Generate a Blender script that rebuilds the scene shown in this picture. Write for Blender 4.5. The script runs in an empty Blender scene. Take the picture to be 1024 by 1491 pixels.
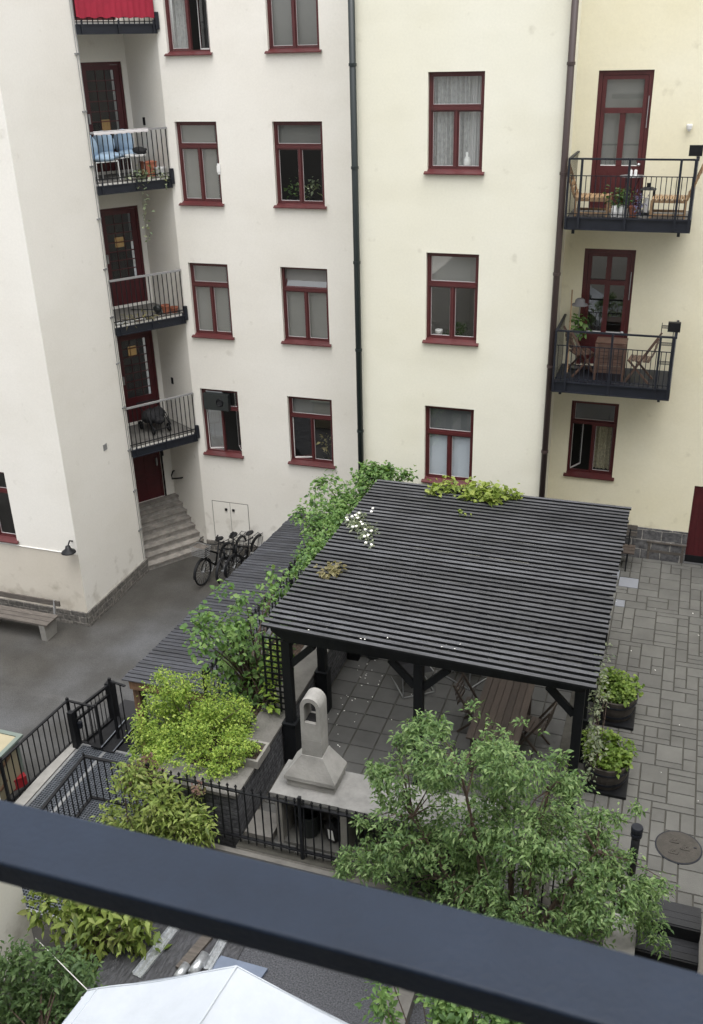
import bpy, math, random
import numpy as np
from mathutils import Vector, noise
random.seed(7)
SC = bpy.context.scene
COL = SC.collection
R = math.radians

# ------------------------------------------------------------------ camera model (metres; terrace level z = 0)
F_PX, YAW, PITCH, ROLL, CAM_H = 1405.12, 0.3374246, 0.4483835, -0.0263822, 10.0
PW, PH = 1024.0, 1491.0
_fw = np.array([-math.sin(YAW)*math.cos(PITCH), math.cos(YAW)*math.cos(PITCH), -math.sin(PITCH)])
_r0 = np.array([math.cos(YAW), math.sin(YAW), 0.0])
_u0 = np.cross(_r0, _fw)
_rt = math.cos(ROLL)*_r0 + math.sin(ROLL)*_u0
_up = -math.sin(ROLL)*_r0 + math.cos(ROLL)*_u0
_pos = np.array([0, 0, CAM_H])
def ray(x, y): return _fw + _rt*(x-PW/2)/F_PX - _up*(y-PH/2)/F_PX
def at_z(x, y, z=0.0): d = ray(x, y); return _pos + d*((z-CAM_H)/d[2])
def at_y(x, y, Y): d = ray(x, y); return _pos + d*(Y/d[1])
def at_x(x, y, X): d = ray(x, y); return _pos + d*(X/d[0])
def at_pl(x, y, p, n): d = ray(x, y); return _pos + d*(((np.asarray(p)-_pos)@n)/(d@n))
def px_scale(P): return F_PX/((np.asarray(P)-_pos)@_fw)      # pixels per metre at a point

G = -1.7          # lower yard level
GL = -1.0         # gravel yard in front of the terrace
YC, YD = 18.15, 19.21
YB = 19.72

# ------------------------------------------------------------------ materials
def mat(name, col, rough=0.6, metal=0.0, spec=0.5, var=0.0, vscale=3.0, bump=0.0, bscale=40.0, island=0.0, detail=6, stretch=None, dark=None):
    m = bpy.data.materials.new(name); m.use_nodes = True
    nt = m.node_tree; b = nt.nodes['Principled BSDF']
    b.inputs['Base Color'].default_value = (*col, 1)
    b.inputs['Roughness'].default_value = rough
    b.inputs['Metallic'].default_value = metal
    b.inputs['Specular IOR Level'].default_value = spec
    tc = nt.nodes.new('ShaderNodeTexCoord')
    vec = tc.outputs['Object']
    if stretch:
        mp = nt.nodes.new('ShaderNodeMapping'); mp.inputs['Scale'].default_value = stretch
        nt.links.new(vec, mp.inputs['Vector']); vec = mp.outputs['Vector']
    src = None
    if var > 0:
        n = nt.nodes.new('ShaderNodeTexNoise'); n.inputs['Scale'].default_value = vscale
        n.inputs['Detail'].default_value = detail; n.inputs['Roughness'].default_value = 0.65
        nt.links.new(vec, n.inputs['Vector'])
        rp = nt.nodes.new('ShaderNodeValToRGB')
        lo = dark if dark else tuple(c*(1-var) for c in col)
        hi = tuple(min(1, c*(1+var)) for c in col)
        rp.color_ramp.elements[0].color = (*lo, 1); rp.color_ramp.elements[0].position = 0.3
        rp.color_ramp.elements[1].color = (*hi, 1); rp.color_ramp.elements[1].position = 0.7
        nt.links.new(n.outputs['Fac'], rp.inputs['Fac']); src = rp.outputs['Color']
    if island > 0:
        ge = nt.nodes.new('ShaderNodeNewGeometry')
        mr = nt.nodes.new('ShaderNodeMapRange')
        mr.inputs['To Min'].default_value = 1-island; mr.inputs['To Max'].default_value = 1+island
        nt.links.new(ge.outputs['Random Per Island'], mr.inputs['Value'])
        mx = nt.nodes.new('ShaderNodeVectorMath'); mx.operation = 'SCALE'
        if src is not None: nt.links.new(src, mx.inputs[0])
        else: mx.inputs[0].default_value = col
        nt.links.new(mr.outputs['Result'], mx.inputs['Scale']); src = mx.outputs['Vector']
    if src is not None: nt.links.new(src, b.inputs['Base Color'])
    if bump > 0:
        n2 = nt.nodes.new('ShaderNodeTexNoise'); n2.inputs['Scale'].default_value = bscale
        n2.inputs['Detail'].default_value = 4
        nt.links.new(vec, n2.inputs['Vector'])
        bp = nt.nodes.new('ShaderNodeBump'); bp.inputs['Strength'].default_value = bump; bp.inputs['Distance'].default_value = 0.02
        nt.links.new(n2.outputs['Fac'], bp.inputs['Height']); nt.links.new(bp.outputs['Normal'], b.inputs['Normal'])
    return m

def stucco(name, col, warm, foot=-1.4):
    """rendered wall: slow tone drift, fine grain, faint streaks of dirt"""
    m = bpy.data.materials.new(name); m.use_nodes = True
    nt = m.node_tree; b = nt.nodes['Principled BSDF']; b.inputs['Roughness'].default_value = 0.92
    b.inputs['Specular IOR Level'].default_value = 0.2
    tc = nt.nodes.new('ShaderNodeTexCoord')
    def noise_n(scale, det, mapping=None):
        n = nt.nodes.new('ShaderNodeTexNoise'); n.inputs['Scale'].default_value = scale; n.inputs['Detail'].default_value = det
        if mapping:
            mp = nt.nodes.new('ShaderNodeMapping'); mp.inputs['Scale'].default_value = mapping
            nt.links.new(tc.outputs['Object'], mp.inputs['Vector']); nt.links.new(mp.outputs['Vector'], n.inputs['Vector'])
        else: nt.links.new(tc.outputs['Object'], n.inputs['Vector'])
        return n
    def ramp(n, c0, c1, p0, p1):
        r = nt.nodes.new('ShaderNodeValToRGB'); r.color_ramp.elements[0].color = (*c0, 1); r.color_ramp.elements[1].color = (*c1, 1)
        r.color_ramp.elements[0].position = p0; r.color_ramp.elements[1].position = p1
        nt.links.new(n.outputs['Fac'], r.inputs['Fac']); return r
    a = ramp(noise_n(0.45, 5), warm, col, 0.35, 0.62)
    s = ramp(noise_n(1.0, 7, (.5, .5, 1.1)), (0.97, 0.968, 0.96), (1.0, 1.0, 1.0), 0.36, 0.5)
    f = ramp(noise_n(26, 6), (0.975, 0.975, 0.975), (1.02, 1.02, 1.02), 0.3, 0.7)
    m1 = nt.nodes.new('ShaderNodeMix'); m1.data_type = 'RGBA'; m1.blend_type = 'MULTIPLY'; m1.inputs['Factor'].default_value = 1
    nt.links.new(a.outputs['Color'], m1.inputs['A']); nt.links.new(s.outputs['Color'], m1.inputs['B'])
    m2 = nt.nodes.new('ShaderNodeMix'); m2.data_type = 'RGBA'; m2.blend_type = 'MULTIPLY'; m2.inputs['Factor'].default_value = 1
    nt.links.new(m1.outputs['Result'], m2.inputs['A']); nt.links.new(f.outputs['Color'], m2.inputs['B'])
    # grime creeping up from the foot of the wall
    sp = nt.nodes.new('ShaderNodeSeparateXYZ'); nt.links.new(tc.outputs['Object'], sp.inputs[0])
    mr = nt.nodes.new('ShaderNodeMapRange'); mr.inputs['From Min'].default_value = foot; mr.inputs['From Max'].default_value = foot+1.1
    mr.inputs['To Min'].default_value = .20; mr.inputs['To Max'].default_value = 0
    nt.links.new(sp.outputs['Z'], mr.inputs['Value'])
    gn = noise_n(3.2, 8); gm = nt.nodes.new('ShaderNodeMath'); gm.operation = 'ADD'
    nt.links.new(gn.outputs['Fac'], gm.inputs[0]); nt.links.new(mr.outputs['Result'], gm.inputs[1])
    gr_ = nt.nodes.new('ShaderNodeValToRGB'); gr_.color_ramp.elements[0].position = .66; gr_.color_ramp.elements[0].color = (1, 1, 1, 1)
    gr_.color_ramp.elements[1].position = .95; gr_.color_ramp.elements[1].color = (.62, .60, .56, 1)
    nt.links.new(gm.outputs[0], gr_.inputs['Fac'])
    m3 = nt.nodes.new('ShaderNodeMix'); m3.data_type = 'RGBA'; m3.blend_type = 'MULTIPLY'; m3.inputs['Factor'].default_value = 1
    nt.links.new(m2.outputs['Result'], m3.inputs['A']); nt.links.new(gr_.outputs['Color'], m3.inputs['B'])
    nt.links.new(m3.outputs['Result'], b.inputs['Base Color'])
    n3 = noise_n(60, 3); n4 = noise_n(2.2, 3)
    ad = nt.nodes.new('ShaderNodeMath'); ad.operation = 'MULTIPLY_ADD'; ad.inputs[1].default_value = 5.0
    nt.links.new(n4.outputs['Fac'], ad.inputs[0]); nt.links.new(n3.outputs['Fac'], ad.inputs[2])
    bp = nt.nodes.new('ShaderNodeBump'); bp.inputs['Strength'].default_value = 0.13; bp.inputs['Distance'].default_value = 0.012
    nt.links.new(ad.outputs['Value'], bp.inputs['Height']); nt.links.new(bp.outputs['Normal'], b.inputs['Normal'])
    return m

def stone(name, c1, c2, mortar, bw, rh, msize=0.012, axis='x', bump=0.7):
    m = bpy.data.materials.new(name); m.use_nodes = True
    nt = m.node_tree; b = nt.nodes['Principled BSDF']; b.inputs['Roughness'].default_value = 0.85
    tc = nt.nodes.new('ShaderNodeTexCoord'); sp = nt.nodes.new('ShaderNodeSeparateXYZ'); cb = nt.nodes.new('ShaderNodeCombineXYZ')
    nt.links.new(tc.outputs['Object'], sp.inputs[0])
    ad = nt.nodes.new('ShaderNodeMath'); ad.operation = 'ADD'
    nt.links.new(sp.outputs['X'], ad.inputs[0]); nt.links.new(sp.outputs['Y'], ad.inputs[1])
    nt.links.new(ad.outputs[0], cb.inputs['X']); nt.links.new(sp.outputs['Z'], cb.inputs['Y'])
    wn = nt.nodes.new('ShaderNodeTexNoise'); wn.inputs['Scale'].default_value = 3.0
    nt.links.new(tc.outputs['Object'], wn.inputs['Vector'])
    vm = nt.nodes.new('ShaderNodeVectorMath'); vm.operation = 'MULTIPLY_ADD'; vm.inputs[1].default_value = (0.06, 0.06, 0)
    nt.links.new(wn.outputs['Color'], vm.inputs[0]); nt.links.new(cb.outputs[0], vm.inputs[2])
    br = nt.nodes.new('ShaderNodeTexBrick')
    br.inputs['Color1'].default_value = (*c1, 1); br.inputs['Color2'].default_value = (*c2, 1); br.inputs['Mortar'].default_value = (*mortar, 1)
    br.inputs['Scale'].default_value = 1.0; br.inputs['Brick Width'].default_value = bw; br.inputs['Row Height'].default_value = rh
    br.inputs['Mortar Size'].default_value = msize; br.inputs['Mortar Smooth'].default_value = 0.3
    nt.links.new(vm.outputs[0], br.inputs['Vector'])
    n = nt.nodes.new('ShaderNodeTexNoise'); n.inputs['Scale'].default_value = 14; n.inputs['Detail'].default_value = 7
    nt.links.new(tc.outputs['Object'], n.inputs['Vector'])
    rp = nt.nodes.new('ShaderNodeValToRGB'); rp.color_ramp.elements[0].color = (.5, .5, .52, 1); rp.color_ramp.elements[1].color = (1.4, 1.38, 1.35, 1)
    rp.color_ramp.elements[0].position = .3; rp.color_ramp.elements[1].position = .7
    nt.links.new(n.outputs['Fac'], rp.inputs['Fac'])
    mx = nt.nodes.new('ShaderNodeMix'); mx.data_type = 'RGBA'; mx.blend_type = 'MULTIPLY'; mx.inputs['Factor'].default_value = 1
    nt.links.new(br.outputs['Color'], mx.inputs['A']); nt.links.new(rp.outputs['Color'], mx.inputs['B'])
    nt.links.new(mx.outputs['Result'], b.inputs['Base Color'])
    iv = nt.nodes.new('ShaderNodeMath'); iv.operation = 'MULTIPLY_ADD'; iv.inputs[1].default_value = -1.2
    nt.links.new(br.outputs['Fac'], iv.inputs[0]); nt.links.new(n.outputs['Fac'], iv.inputs[2])
    bp = nt.nodes.new('ShaderNodeBump'); bp.inputs['Strength'].default_value = bump; bp.inputs['Distance'].default_value = 0.03
    nt.links.new(iv.outputs[0], bp.inputs['Height']); nt.links.new(bp.outputs['Normal'], b.inputs['Normal'])
    return m

def asphalt():
    m = bpy.data.materials.new('worn_asphalt'); m.use_nodes = True
    nt = m.node_tree; b = nt.nodes['Principled BSDF']; b.inputs['Roughness'].default_value = .88
    tc = nt.nodes.new('ShaderNodeTexCoord')
    def nz(sc, det, c0, c1, p0, p1, mp=None):
        n = nt.nodes.new('ShaderNodeTexNoise'); n.inputs['Scale'].default_value = sc; n.inputs['Detail'].default_value = det
        if mp:
            q = nt.nodes.new('ShaderNodeMapping'); q.inputs['Rotation'].default_value = (0, 0, mp[0]); q.inputs['Scale'].default_value = mp[1]
            nt.links.new(tc.outputs['Object'], q.inputs['Vector']); nt.links.new(q.outputs['Vector'], n.inputs['Vector'])
        else: nt.links.new(tc.outputs['Object'], n.inputs['Vector'])
        r = nt.nodes.new('ShaderNodeValToRGB'); r.color_ramp.elements[0].color = (*c0, 1); r.color_ramp.elements[1].color = (*c1, 1)
        r.color_ramp.elements[0].position = p0; r.color_ramp.elements[1].position = p1
        nt.links.new(n.outputs['Fac'], r.inputs['Fac']); return r.outputs['Color'], n
    a, _ = nz(.22, 3, (.040, .038, .034), (.064, .066, .070), .42, .58)
    st, _ = nz(1.3, 9, (.74, .73, .70), (1.08, 1.08, 1.07), .36, .60)
    fine, nf = nz(95, 4, (.72, .72, .72), (1.30, 1.29, 1.27), .35, .66)
    lines, _ = nz(.6, 4, (1, 1, 1), (1.28, 1.27, 1.25), .66, .70, (.35, (.25, 2.2, 1)))
    out = a
    for k in (st, fine, lines):
        x = nt.nodes.new('ShaderNodeMix'); x.data_type = 'RGBA'; x.blend_type = 'MULTIPLY'; x.inputs['Factor'].default_value = 1
        nt.links.new(out, x.inputs['A']); nt.links.new(k, x.inputs['B']); out = x.outputs['Result']
    nt.links.new(out, b.inputs['Base Color'])
    bp = nt.nodes.new('ShaderNodeBump'); bp.inputs['Strength'].default_value = .5; bp.inputs['Distance'].default_value = .01
    nt.links.new(nf.outputs['Fac'], bp.inputs['Height']); nt.links.new(bp.outputs['Normal'], b.inputs['Normal'])
    return m

def leafmat(name, cols, rough=0.55, trans=0.35):
    m = bpy.data.materials.new(name); m.use_nodes = True
    nt = m.node_tree; b = nt.nodes['Principled BSDF']; out = nt.nodes['Material Output']
    b.inputs['Roughness'].default_value = rough; b.inputs['Specular IOR Level'].default_value = 0.35
    ge = nt.nodes.new('ShaderNodeNewGeometry'); rp = nt.nodes.new('ShaderNodeValToRGB')
    cr = rp.color_ramp
    while len(cr.elements) < len(cols): cr.elements.new(0.5)
    for i, c in enumerate(cols):
        cr.elements[i].position = i/(len(cols)-1); cr.elements[i].color = (*c, 1)
    nt.links.new(ge.outputs['Random Per Island'], rp.inputs['Fac'])
    nt.links.new(rp.outputs['Color'], b.inputs['Base Color'])
    tr = nt.nodes.new('ShaderNodeBsdfTranslucent')
    sc = nt.nodes.new('ShaderNodeVectorMath'); sc.operation = 'MULTIPLY'; sc.inputs[1].default_value = (1.5, 1.6, 0.7)
    nt.links.new(rp.outputs['Color'], sc.inputs[0]); nt.links.new(sc.outputs[0], tr.inputs['Color'])
    mx = nt.nodes.new('ShaderNodeMixShader'); mx.inputs[0].default_value = trans
    nt.links.new(b.outputs[0], mx.inputs[1]); nt.links.new(tr.outputs[0], mx.inputs[2]); nt.links.new(mx.outputs[0], out.inputs['Surface'])
    return m

def glassmat(name='window_glass', ior=2.1):
    m = bpy.data.materials.new(name); m.use_nodes = True
    nt = m.node_tree; nt.nodes.remove(nt.nodes['Principled BSDF']); out = nt.nodes['Material Output']
    # Schlick reflectance, the same from both sides of the thin pane
    r0 = ((ior-1)/(ior+1))**2
    ge = nt.nodes.new('ShaderNodeNewGeometry'); dt = nt.nodes.new('ShaderNodeVectorMath'); dt.operation = 'DOT_PRODUCT'
    nt.links.new(ge.outputs['Normal'], dt.inputs[0]); nt.links.new(ge.outputs['Incoming'], dt.inputs[1])
    def mth(op, a, b_=None):
        n = nt.nodes.new('ShaderNodeMath'); n.operation = op
        for k, q in enumerate((a, b_)):
            if q is None: continue
            if isinstance(q, (int, float)): n.inputs[k].default_value = q
            else: nt.links.new(q, n.inputs[k])
        return n.outputs[0]
    fac = mth('ADD', mth('MULTIPLY', mth('POWER', mth('SUBTRACT', 1.0, mth('ABSOLUTE', dt.outputs['Value'])), 5.0), 1-r0), r0)
    t = nt.nodes.new('ShaderNodeBsdfTransparent'); t.inputs['Color'].default_value = (.86, .88, .87, 1)
    gl = nt.nodes.new('ShaderNodeBsdfGlossy'); gl.inputs['Roughness'].default_value = 0.02; gl.inputs['Color'].default_value = (1, 1, 1, 1)
    mx = nt.nodes.new('ShaderNodeMixShader')
    nt.links.new(fac, mx.inputs[0]); nt.links.new(t.outputs[0], mx.inputs[1]); nt.links.new(gl.outputs[0], mx.inputs[2])
    nt.links.new(mx.outputs[0], out.inputs['Surface'])
    return m

M = {}
M['white'] = stucco('grey_white_render', (.735, .715, .665), (.705, .682, .628))
M['beige'] = stucco('beige_render', (.56, .52, .45), (.52, .48, .41))
M['cream'] = stucco('cream_render', (.72, .705, .605), (.695, .675, .56), .3)
M['yellow'] = stucco('pale_yellow_render', (.725, .69, .545), (.70, .655, .485), .3)
M['pinkish'] = stucco('warm_white_render', (.80, .74, .70), (.76, .70, .66))
M['red'] = mat('oxblood_paint', (.072, .014, .015), .42, var=.18, vscale=5, bump=.08, bscale=60)
M['darkred'] = mat('dark_red_boards', (.062, .007, .010), .45, var=.2, vscale=4)
M['bead'] = mat('grey_white_bead', (.42, .40, .40), .5)
M['white_paint'] = mat('white_paint', (.72, .72, .70), .45)
M['glass'] = glassmat(); M['glass_dim'] = glassmat('door_glass', 1.35)
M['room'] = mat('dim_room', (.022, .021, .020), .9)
M['blind'] = mat('grey_roller_blind', (.21, .207, .198), .9, var=.06, vscale=2)
M['curtain'] = mat('pale_curtain', (.50, .50, .51), .9)
M['net'] = mat('net_curtain', (.34, .345, .35), .9, var=.25, vscale=14)
M['patterncurtain'] = mat('cream_patterned_curtain', (.42, .38, .26), .9, var=.4, vscale=25)
M['venetian'] = mat('white_venetian', (.62, .66, .73), .6)
M['venetian_dark'] = mat('grey_venetian', (.14, .145, .15), .6)
M['bluish'] = mat('blue_panel', (.10, .16, .33), .4)
M['steel'] = mat('blue_black_steel', (.010, .012, .018), .5, spec=.35, var=.25, vscale=6)
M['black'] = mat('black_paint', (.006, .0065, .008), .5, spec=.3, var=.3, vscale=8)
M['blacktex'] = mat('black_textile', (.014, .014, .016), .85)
M['brownpipe'] = mat('brown_metal', (.045, .030, .028), .45)
M['blackpipe'] = mat('black_metal_pipe', (.012, .018, .018), .4)
M['galv'] = mat('galvanised', (.34, .35, .36), .38, .75, var=.25, vscale=12)
M['grating'] = mat('grating_steel', (.20, .22, .25), .45, .7, var=.2, vscale=10)
M['greyrail'] = mat('grey_handrail', (.22, .22, .22), .5)
M['slat'] = mat('black_stained_slats', (.052, .054, .060), .55, var=.5, vscale=1.6, bump=.25, bscale=30, island=.25, stretch=(1, 6, 6))
M['beam'] = mat('black_stained_timber', (.005, .006, .0075), .6, spec=.25, var=.35, vscale=5, stretch=(2, 2, .4), bump=.2)
M['shedroof'] = mat('dark_board_roof', (.034, .036, .043), .6, var=.5, vscale=2.0, bump=.3, bscale=25, island=.25, stretch=(1, 5, 5))
M['shedwood'] = mat('brown_timber', (.15, .085, .048), .7, var=.35, vscale=6, stretch=(3, 3, .5))
M['greywood'] = mat('weathered_grey_wood', (.085, .074, .064), .85, var=.4, vscale=5, bump=.4, bscale=25, island=.18, stretch=(1, 8, 8))
M['teak'] = mat('honey_teak', (.25, .16, .085), .55, var=.25, vscale=10, island=.15)
M['brownwood'] = mat('red_brown_wood', (.080, .047, .034), .5, var=.35, vscale=8, island=.2)
M['tablewood'] = mat('dull_brown_boards', (.046, .035, .028), .7, var=.3, vscale=6, island=.25, stretch=(8, 1, 8))
M['barrel'] = mat('oak_barrel', (.040, .034, .029), .75, var=.4, vscale=7, bump=.4, bscale=20)
M['concrete'] = mat('cast_concrete', (.205, .197, .18), .9, var=.22, vscale=3, bump=.35, bscale=50)
M['concrete_smooth'] = mat('smooth_concrete', (.245, .240, .226), .85, var=.28, vscale=2.6, bump=.2, bscale=30)
M['concrete_work'] = mat('stained_worktop', (.17, .168, .16), .85, var=.3, vscale=3, bump=.2, bscale=30)
M['coping'] = mat('grey_coping', (.125, .12, .11), .9, var=.25, vscale=3, bump=.3)
M['stepstone'] = mat('worn_stone_step', (.20, .185, .165), .9, var=.45, vscale=4, bump=.4, bscale=30)
M['risers'] = mat('pale_worn_riser', (.27, .255, .235), .9, var=.35, vscale=6, bump=.3)
M['blackstep'] = mat('black_step', (.012, .013, .016), .6, var=.35, vscale=3, bump=.15)
M['asphalt'] = asphalt()
M['gravel'] = mat('wet_gravel', (.066, .069, .078), .8, var=.75, vscale=45, bump=1.0, bscale=70, detail=3)
M['joint'] = mat('paving_joint', (.045, .043, .036), .95, var=.3, vscale=8)
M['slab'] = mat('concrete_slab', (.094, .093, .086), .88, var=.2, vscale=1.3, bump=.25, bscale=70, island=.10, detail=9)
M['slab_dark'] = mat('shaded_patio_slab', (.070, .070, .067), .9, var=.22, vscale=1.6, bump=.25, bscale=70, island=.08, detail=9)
M['slab_pale'] = mat('new_pale_slab', (.17, .18, .20), .85, var=.1, vscale=3)
M['plinth_rough'] = stone('rubble_plinth', (.15, .14, .125), (.095, .09, .083), (.20, .19, .17), .42, .16, .014)
M['plinth'] = stone('dressed_stone_plinth', (.125, .125, .128), (.075, .076, .08), (.30, .29, .27), .40, .235, .010)
M['stackstone'] = stone('stacked_slate', (.10, .104, .112), (.058, .060, .067), (.03, .03, .032), .30, .072, .006)
M['soil'] = mat('leaf_strewn_soil', (.045, .030, .021), .95, var=.8, vscale=22, bump=.8, bscale=40)
M['cast_iron'] = mat('cast_iron', (.052, .047, .041), .55, .3, var=.25, vscale=12, bump=.3, bscale=60)
M['terracotta'] = mat('terracotta', (.33, .115, .065), .8, var=.2, vscale=8)
M['white_pot'] = mat('white_ceramic', (.72, .72, .71), .35)
M['redcloth'] = mat('crimson_canvas', (.27, .010, .030), .85, var=.12, vscale=4, bump=.2, bscale=12)
M['bluecushion'] = mat('light_blue_cushion', (.34, .46, .59), .9, var=.12, vscale=6, bump=.3, bscale=8)
M['greyfelt'] = mat('grey_felt', (.16, .16, .165), .95)
M['canvas'] = mat('white_canvas', (.44, .475, .52), .75, var=.06, vscale=2.5, bump=.45, bscale=7)
M['bin'] = mat('black_plastic', (.018, .022, .022), .45)
M['paper'] = mat('white_paper', (.75, .75, .73), .8)
M['bluegrey'] = mat('slate_blue_board', (.13, .16, .22), .55, var=.12, vscale=4)
M['bark_strip'] = mat('wet_slate_path', (.040, .041, .046), .55, var=.6, vscale=6, bump=1.0, bscale=9, stretch=(3, 1, 1))
M['aluminium'] = mat('bright_aluminium', (.46, .48, .50), .32, .6, var=.35, vscale=18)
M['cabpaint'] = mat('pale_yellow_panel', (.30, .265, .175), .7, var=.08)
M['cabframe'] = mat('grey_green_paint', (.13, .16, .14), .6)
M['redplastic'] = mat('red_plastic', (.30, .018, .025), .5)
M['petal'] = mat('white_petals', (.75, .74, .70), .8)
M['bark'] = mat('brown_bark', (.075, .05, .038), .85, var=.4, vscale=15, bump=.4)
M['stemgreen'] = mat('green_stem', (.06, .075, .03), .7)
M['lamp_on'] = mat('warm_lamp', (.05, .035, .02), .5)
def _em(m, c, s):
    b = m.node_tree.nodes['Principled BSDF']; b.inputs['Emission Color'].default_value = (*c, 1); b.inputs['Emission Strength'].default_value = s
_em(M['lamp_on'], (1, .60, .22), .065)
M['leaf_tree'] = leafmat('maple_leaf', [(.050, .098, .034), (.095, .165, .056), (.145, .23, .082), (.23, .31, .14)])
M['leaf_lime'] = leafmat('lime_leaf', [(.09, .16, .022), (.17, .26, .04), (.26, .35, .06), (.36, .44, .10)])
M['leaf_yellow'] = leafmat('yellow_green_leaf', [(.075, .115, .024), (.145, .20, .042), (.24, .30, .078), (.18, .20, .065)])
M['leaf_lilac'] = leafmat('lilac_leaf', [(.045, .095, .028), (.085, .165, .045), (.13, .225, .065), (.19, .28, .10)])
M['leaf_dark'] = leafmat('dark_leaf', [(.045, .085, .032), (.075, .135, .045), (.11, .17, .065)])
M['leaf_hop'] = leafmat('golden_hop_leaf', [(.12, .17, .03), (.19, .25, .05), (.27, .31, .08)])
M['leaf_pot'] = leafmat('pot_leaf', [(.075, .135, .022), (.13, .20, .035), (.20, .27, .06)])
M['leaf_dry'] = leafmat('dry_leaf', [(.14, .12, .05), (.22, .20, .10), (.12, .10, .06)])
M['leaf_grey'] = leafmat('grey_green_leaf', [(0.108, 0.144, 0.096), (0.204, 0.240, 0.156), (0.336, 0.360, 0.264)])
M['leaf_lav'] = leafmat('lavender_flower', [(.10, .09, .20), (.16, .15, .30), (.08, .12, .08)])

# ------------------------------------------------------------------ mesh builder
class MB:
    def __init__(s): s.v = []; s.f = []; s.mi = []; s.cur = 0
    def add(s, vs, fs):
        o = len(s.v); s.v += [tuple(float(c) for c in p) for p in vs]
        for f in fs: s.f.append(tuple(o+i for i in f)); s.mi.append(s.cur)
        return s
    def box(s, x0, x1, y0, y1, z0, z1):
        return s.add([(x0, y0, z0), (x1, y0, z0), (x1, y1, z0), (x0, y1, z0), (x0, y0, z1), (x1, y0, z1), (x1, y1, z1), (x0, y1, z1)], BF)
    def fbox(s, F, a0, a1, b0, b1, c0, c1):
        return s.add([F(a, b, c) for c in (c0, c1) for a, b in ((a0, b0), (a1, b0), (a1, b1), (a0, b1))], BF)
    def quad(s, a, b, c, d): return s.add([a, b, c, d], [(0, 1, 2, 3)])
    def bar(s, p, q, w, h, up=(0, 0, 1)):
        """rectangular bar from p to q, w across, h along up"""
        p, q = Vector(p), Vector(q); d = (q-p).normalized(); u = Vector(up)
        if abs(d.dot(u)) > .98: u = Vector((0, 1, 0)) if abs(d.y) < .9 else Vector((1, 0, 0))
        r = d.cross(u).normalized(); u = r.cross(d).normalized()
        vs = [e + r*(sx*w/2) + u*(sz*h/2) for e in (p, q) for sx, sz in ((-1, -1), (1, -1), (1, 1), (-1, 1))]
        return s.add(vs, BF)
    def tube(s, pts, r, n=7, cap=True):
        pts = [Vector(p) for p in pts]; k = len(pts); rs = r if isinstance(r, (list, tuple)) else [r]*k
        vs = []; prev = None
        for i, p in enumerate(pts):
            d = (pts[min(i+1, k-1)] - pts[max(i-1, 0)]).normalized()
            if prev is None:
                u = Vector((0, 0, 1)) if abs(d.z) < .9 else Vector((1, 0, 0))
                a = d.cross(u).normalized()
            else:
                a = (prev - d*prev.dot(d)).normalized()
            prev = a; b = d.cross(a)
            for j in range(n):
                t = 2*math.pi*j/n; vs.append(p + (a*math.cos(t) + b*math.sin(t))*rs[i])
        fs = [(i*n+j, i*n+(j+1) % n, (i+1)*n+(j+1) % n, (i+1)*n+j) for i in range(k-1) for j in range(n)]
        if cap: fs += [tuple(range(n-1, -1, -1)), tuple((k-1)*n+j for j in range(n))]
        return s.add(vs, fs)
    def lathe(s, c, prof, n=20, cap=True):
        vs = [(c[0]+r*math.cos(2*math.pi*j/n), c[1]+r*math.sin(2*math.pi*j/n), c[2]+z) for r, z in prof for j in range(n)]
        k = len(prof)
        fs = [(i*n+j, i*n+(j+1) % n, (i+1)*n+(j+1) % n, (i+1)*n+j) for i in range(k-1) for j in range(n)]
        if cap: fs += [tuple(range(n-1, -1, -1)), tuple((k-1)*n+j for j in range(n))]
        return s.add(vs, fs)
    def ring(s, c, rad, r, axis=(1, 0, 0), n=28, m=6):
        ax = Vector(axis).normalized(); u = Vector((0, 0, 1)); u = (u-ax*u.dot(ax)).normalized(); w = ax.cross(u); c = Vector(c)
        vs = []
        for i in range(n):
            t = 2*math.pi*i/n; e = u*math.cos(t)+w*math.sin(t)
            for j in range(m):
                q = 2*math.pi*j/m; vs.append(c + e*(rad+r*math.cos(q)) + ax*(r*math.sin(q)))
        fs = [(i*m+j, ((i+1) % n)*m+j, ((i+1) % n)*m+(j+1) % m, i*m+(j+1) % m) for i in range(n) for j in range(m)]
        return s.add(vs, fs)
    def blob(s, c, rx, ry, rz, seed=0, n=14, m=9, amp=.15):
        vs = []
        for i in range(m+1):
            th = math.pi*i/m
            for j in range(n):
                ph = 2*math.pi*j/n
                d = Vector((math.sin(th)*math.cos(ph), math.sin(th)*math.sin(ph), math.cos(th)))
                k = 1+amp*noise.noise(d*1.7+Vector((seed, seed*.7, 0)))
                vs.append((c[0]+d.x*rx*k, c[1]+d.y*ry*k, c[2]+d.z*rz*k))
        fs = [(i*n+j, (i+1)*n+j, (i+1)*n+(j+1) % n, i*n+(j+1) % n) for i in range(m) for j in range(n)]
        return s.add(vs, fs)
    def build(s, name, m, parent=None, smooth=False, origin=None):
        me = bpy.data.meshes.new(name)
        o0 = Vector(origin) if origin is not None else Vector((0, 0, 0))
        me.from_pydata([(x-o0.x, y-o0.y, z-o0.z) for x, y, z in s.v], [], s.f)
        ms = m if isinstance(m, (list, tuple)) else [m]
        for mm in ms: me.materials.append(mm)
        if len(ms) > 1: me.polygons.foreach_set('material_index', s.mi)
        if smooth: me.polygons.foreach_set('use_smooth', [True]*len(me.polygons))
        me.update()
        o = bpy.data.objects.new(name, me); COL.objects.link(o)
        if parent is not None: o.parent = parent
        o.location = o0
        return o
BF = [(0, 3, 2, 1), (4, 5, 6, 7), (0, 1, 5, 4), (1, 2, 6, 5), (2, 3, 7, 6), (3, 0, 4, 7)]

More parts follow.
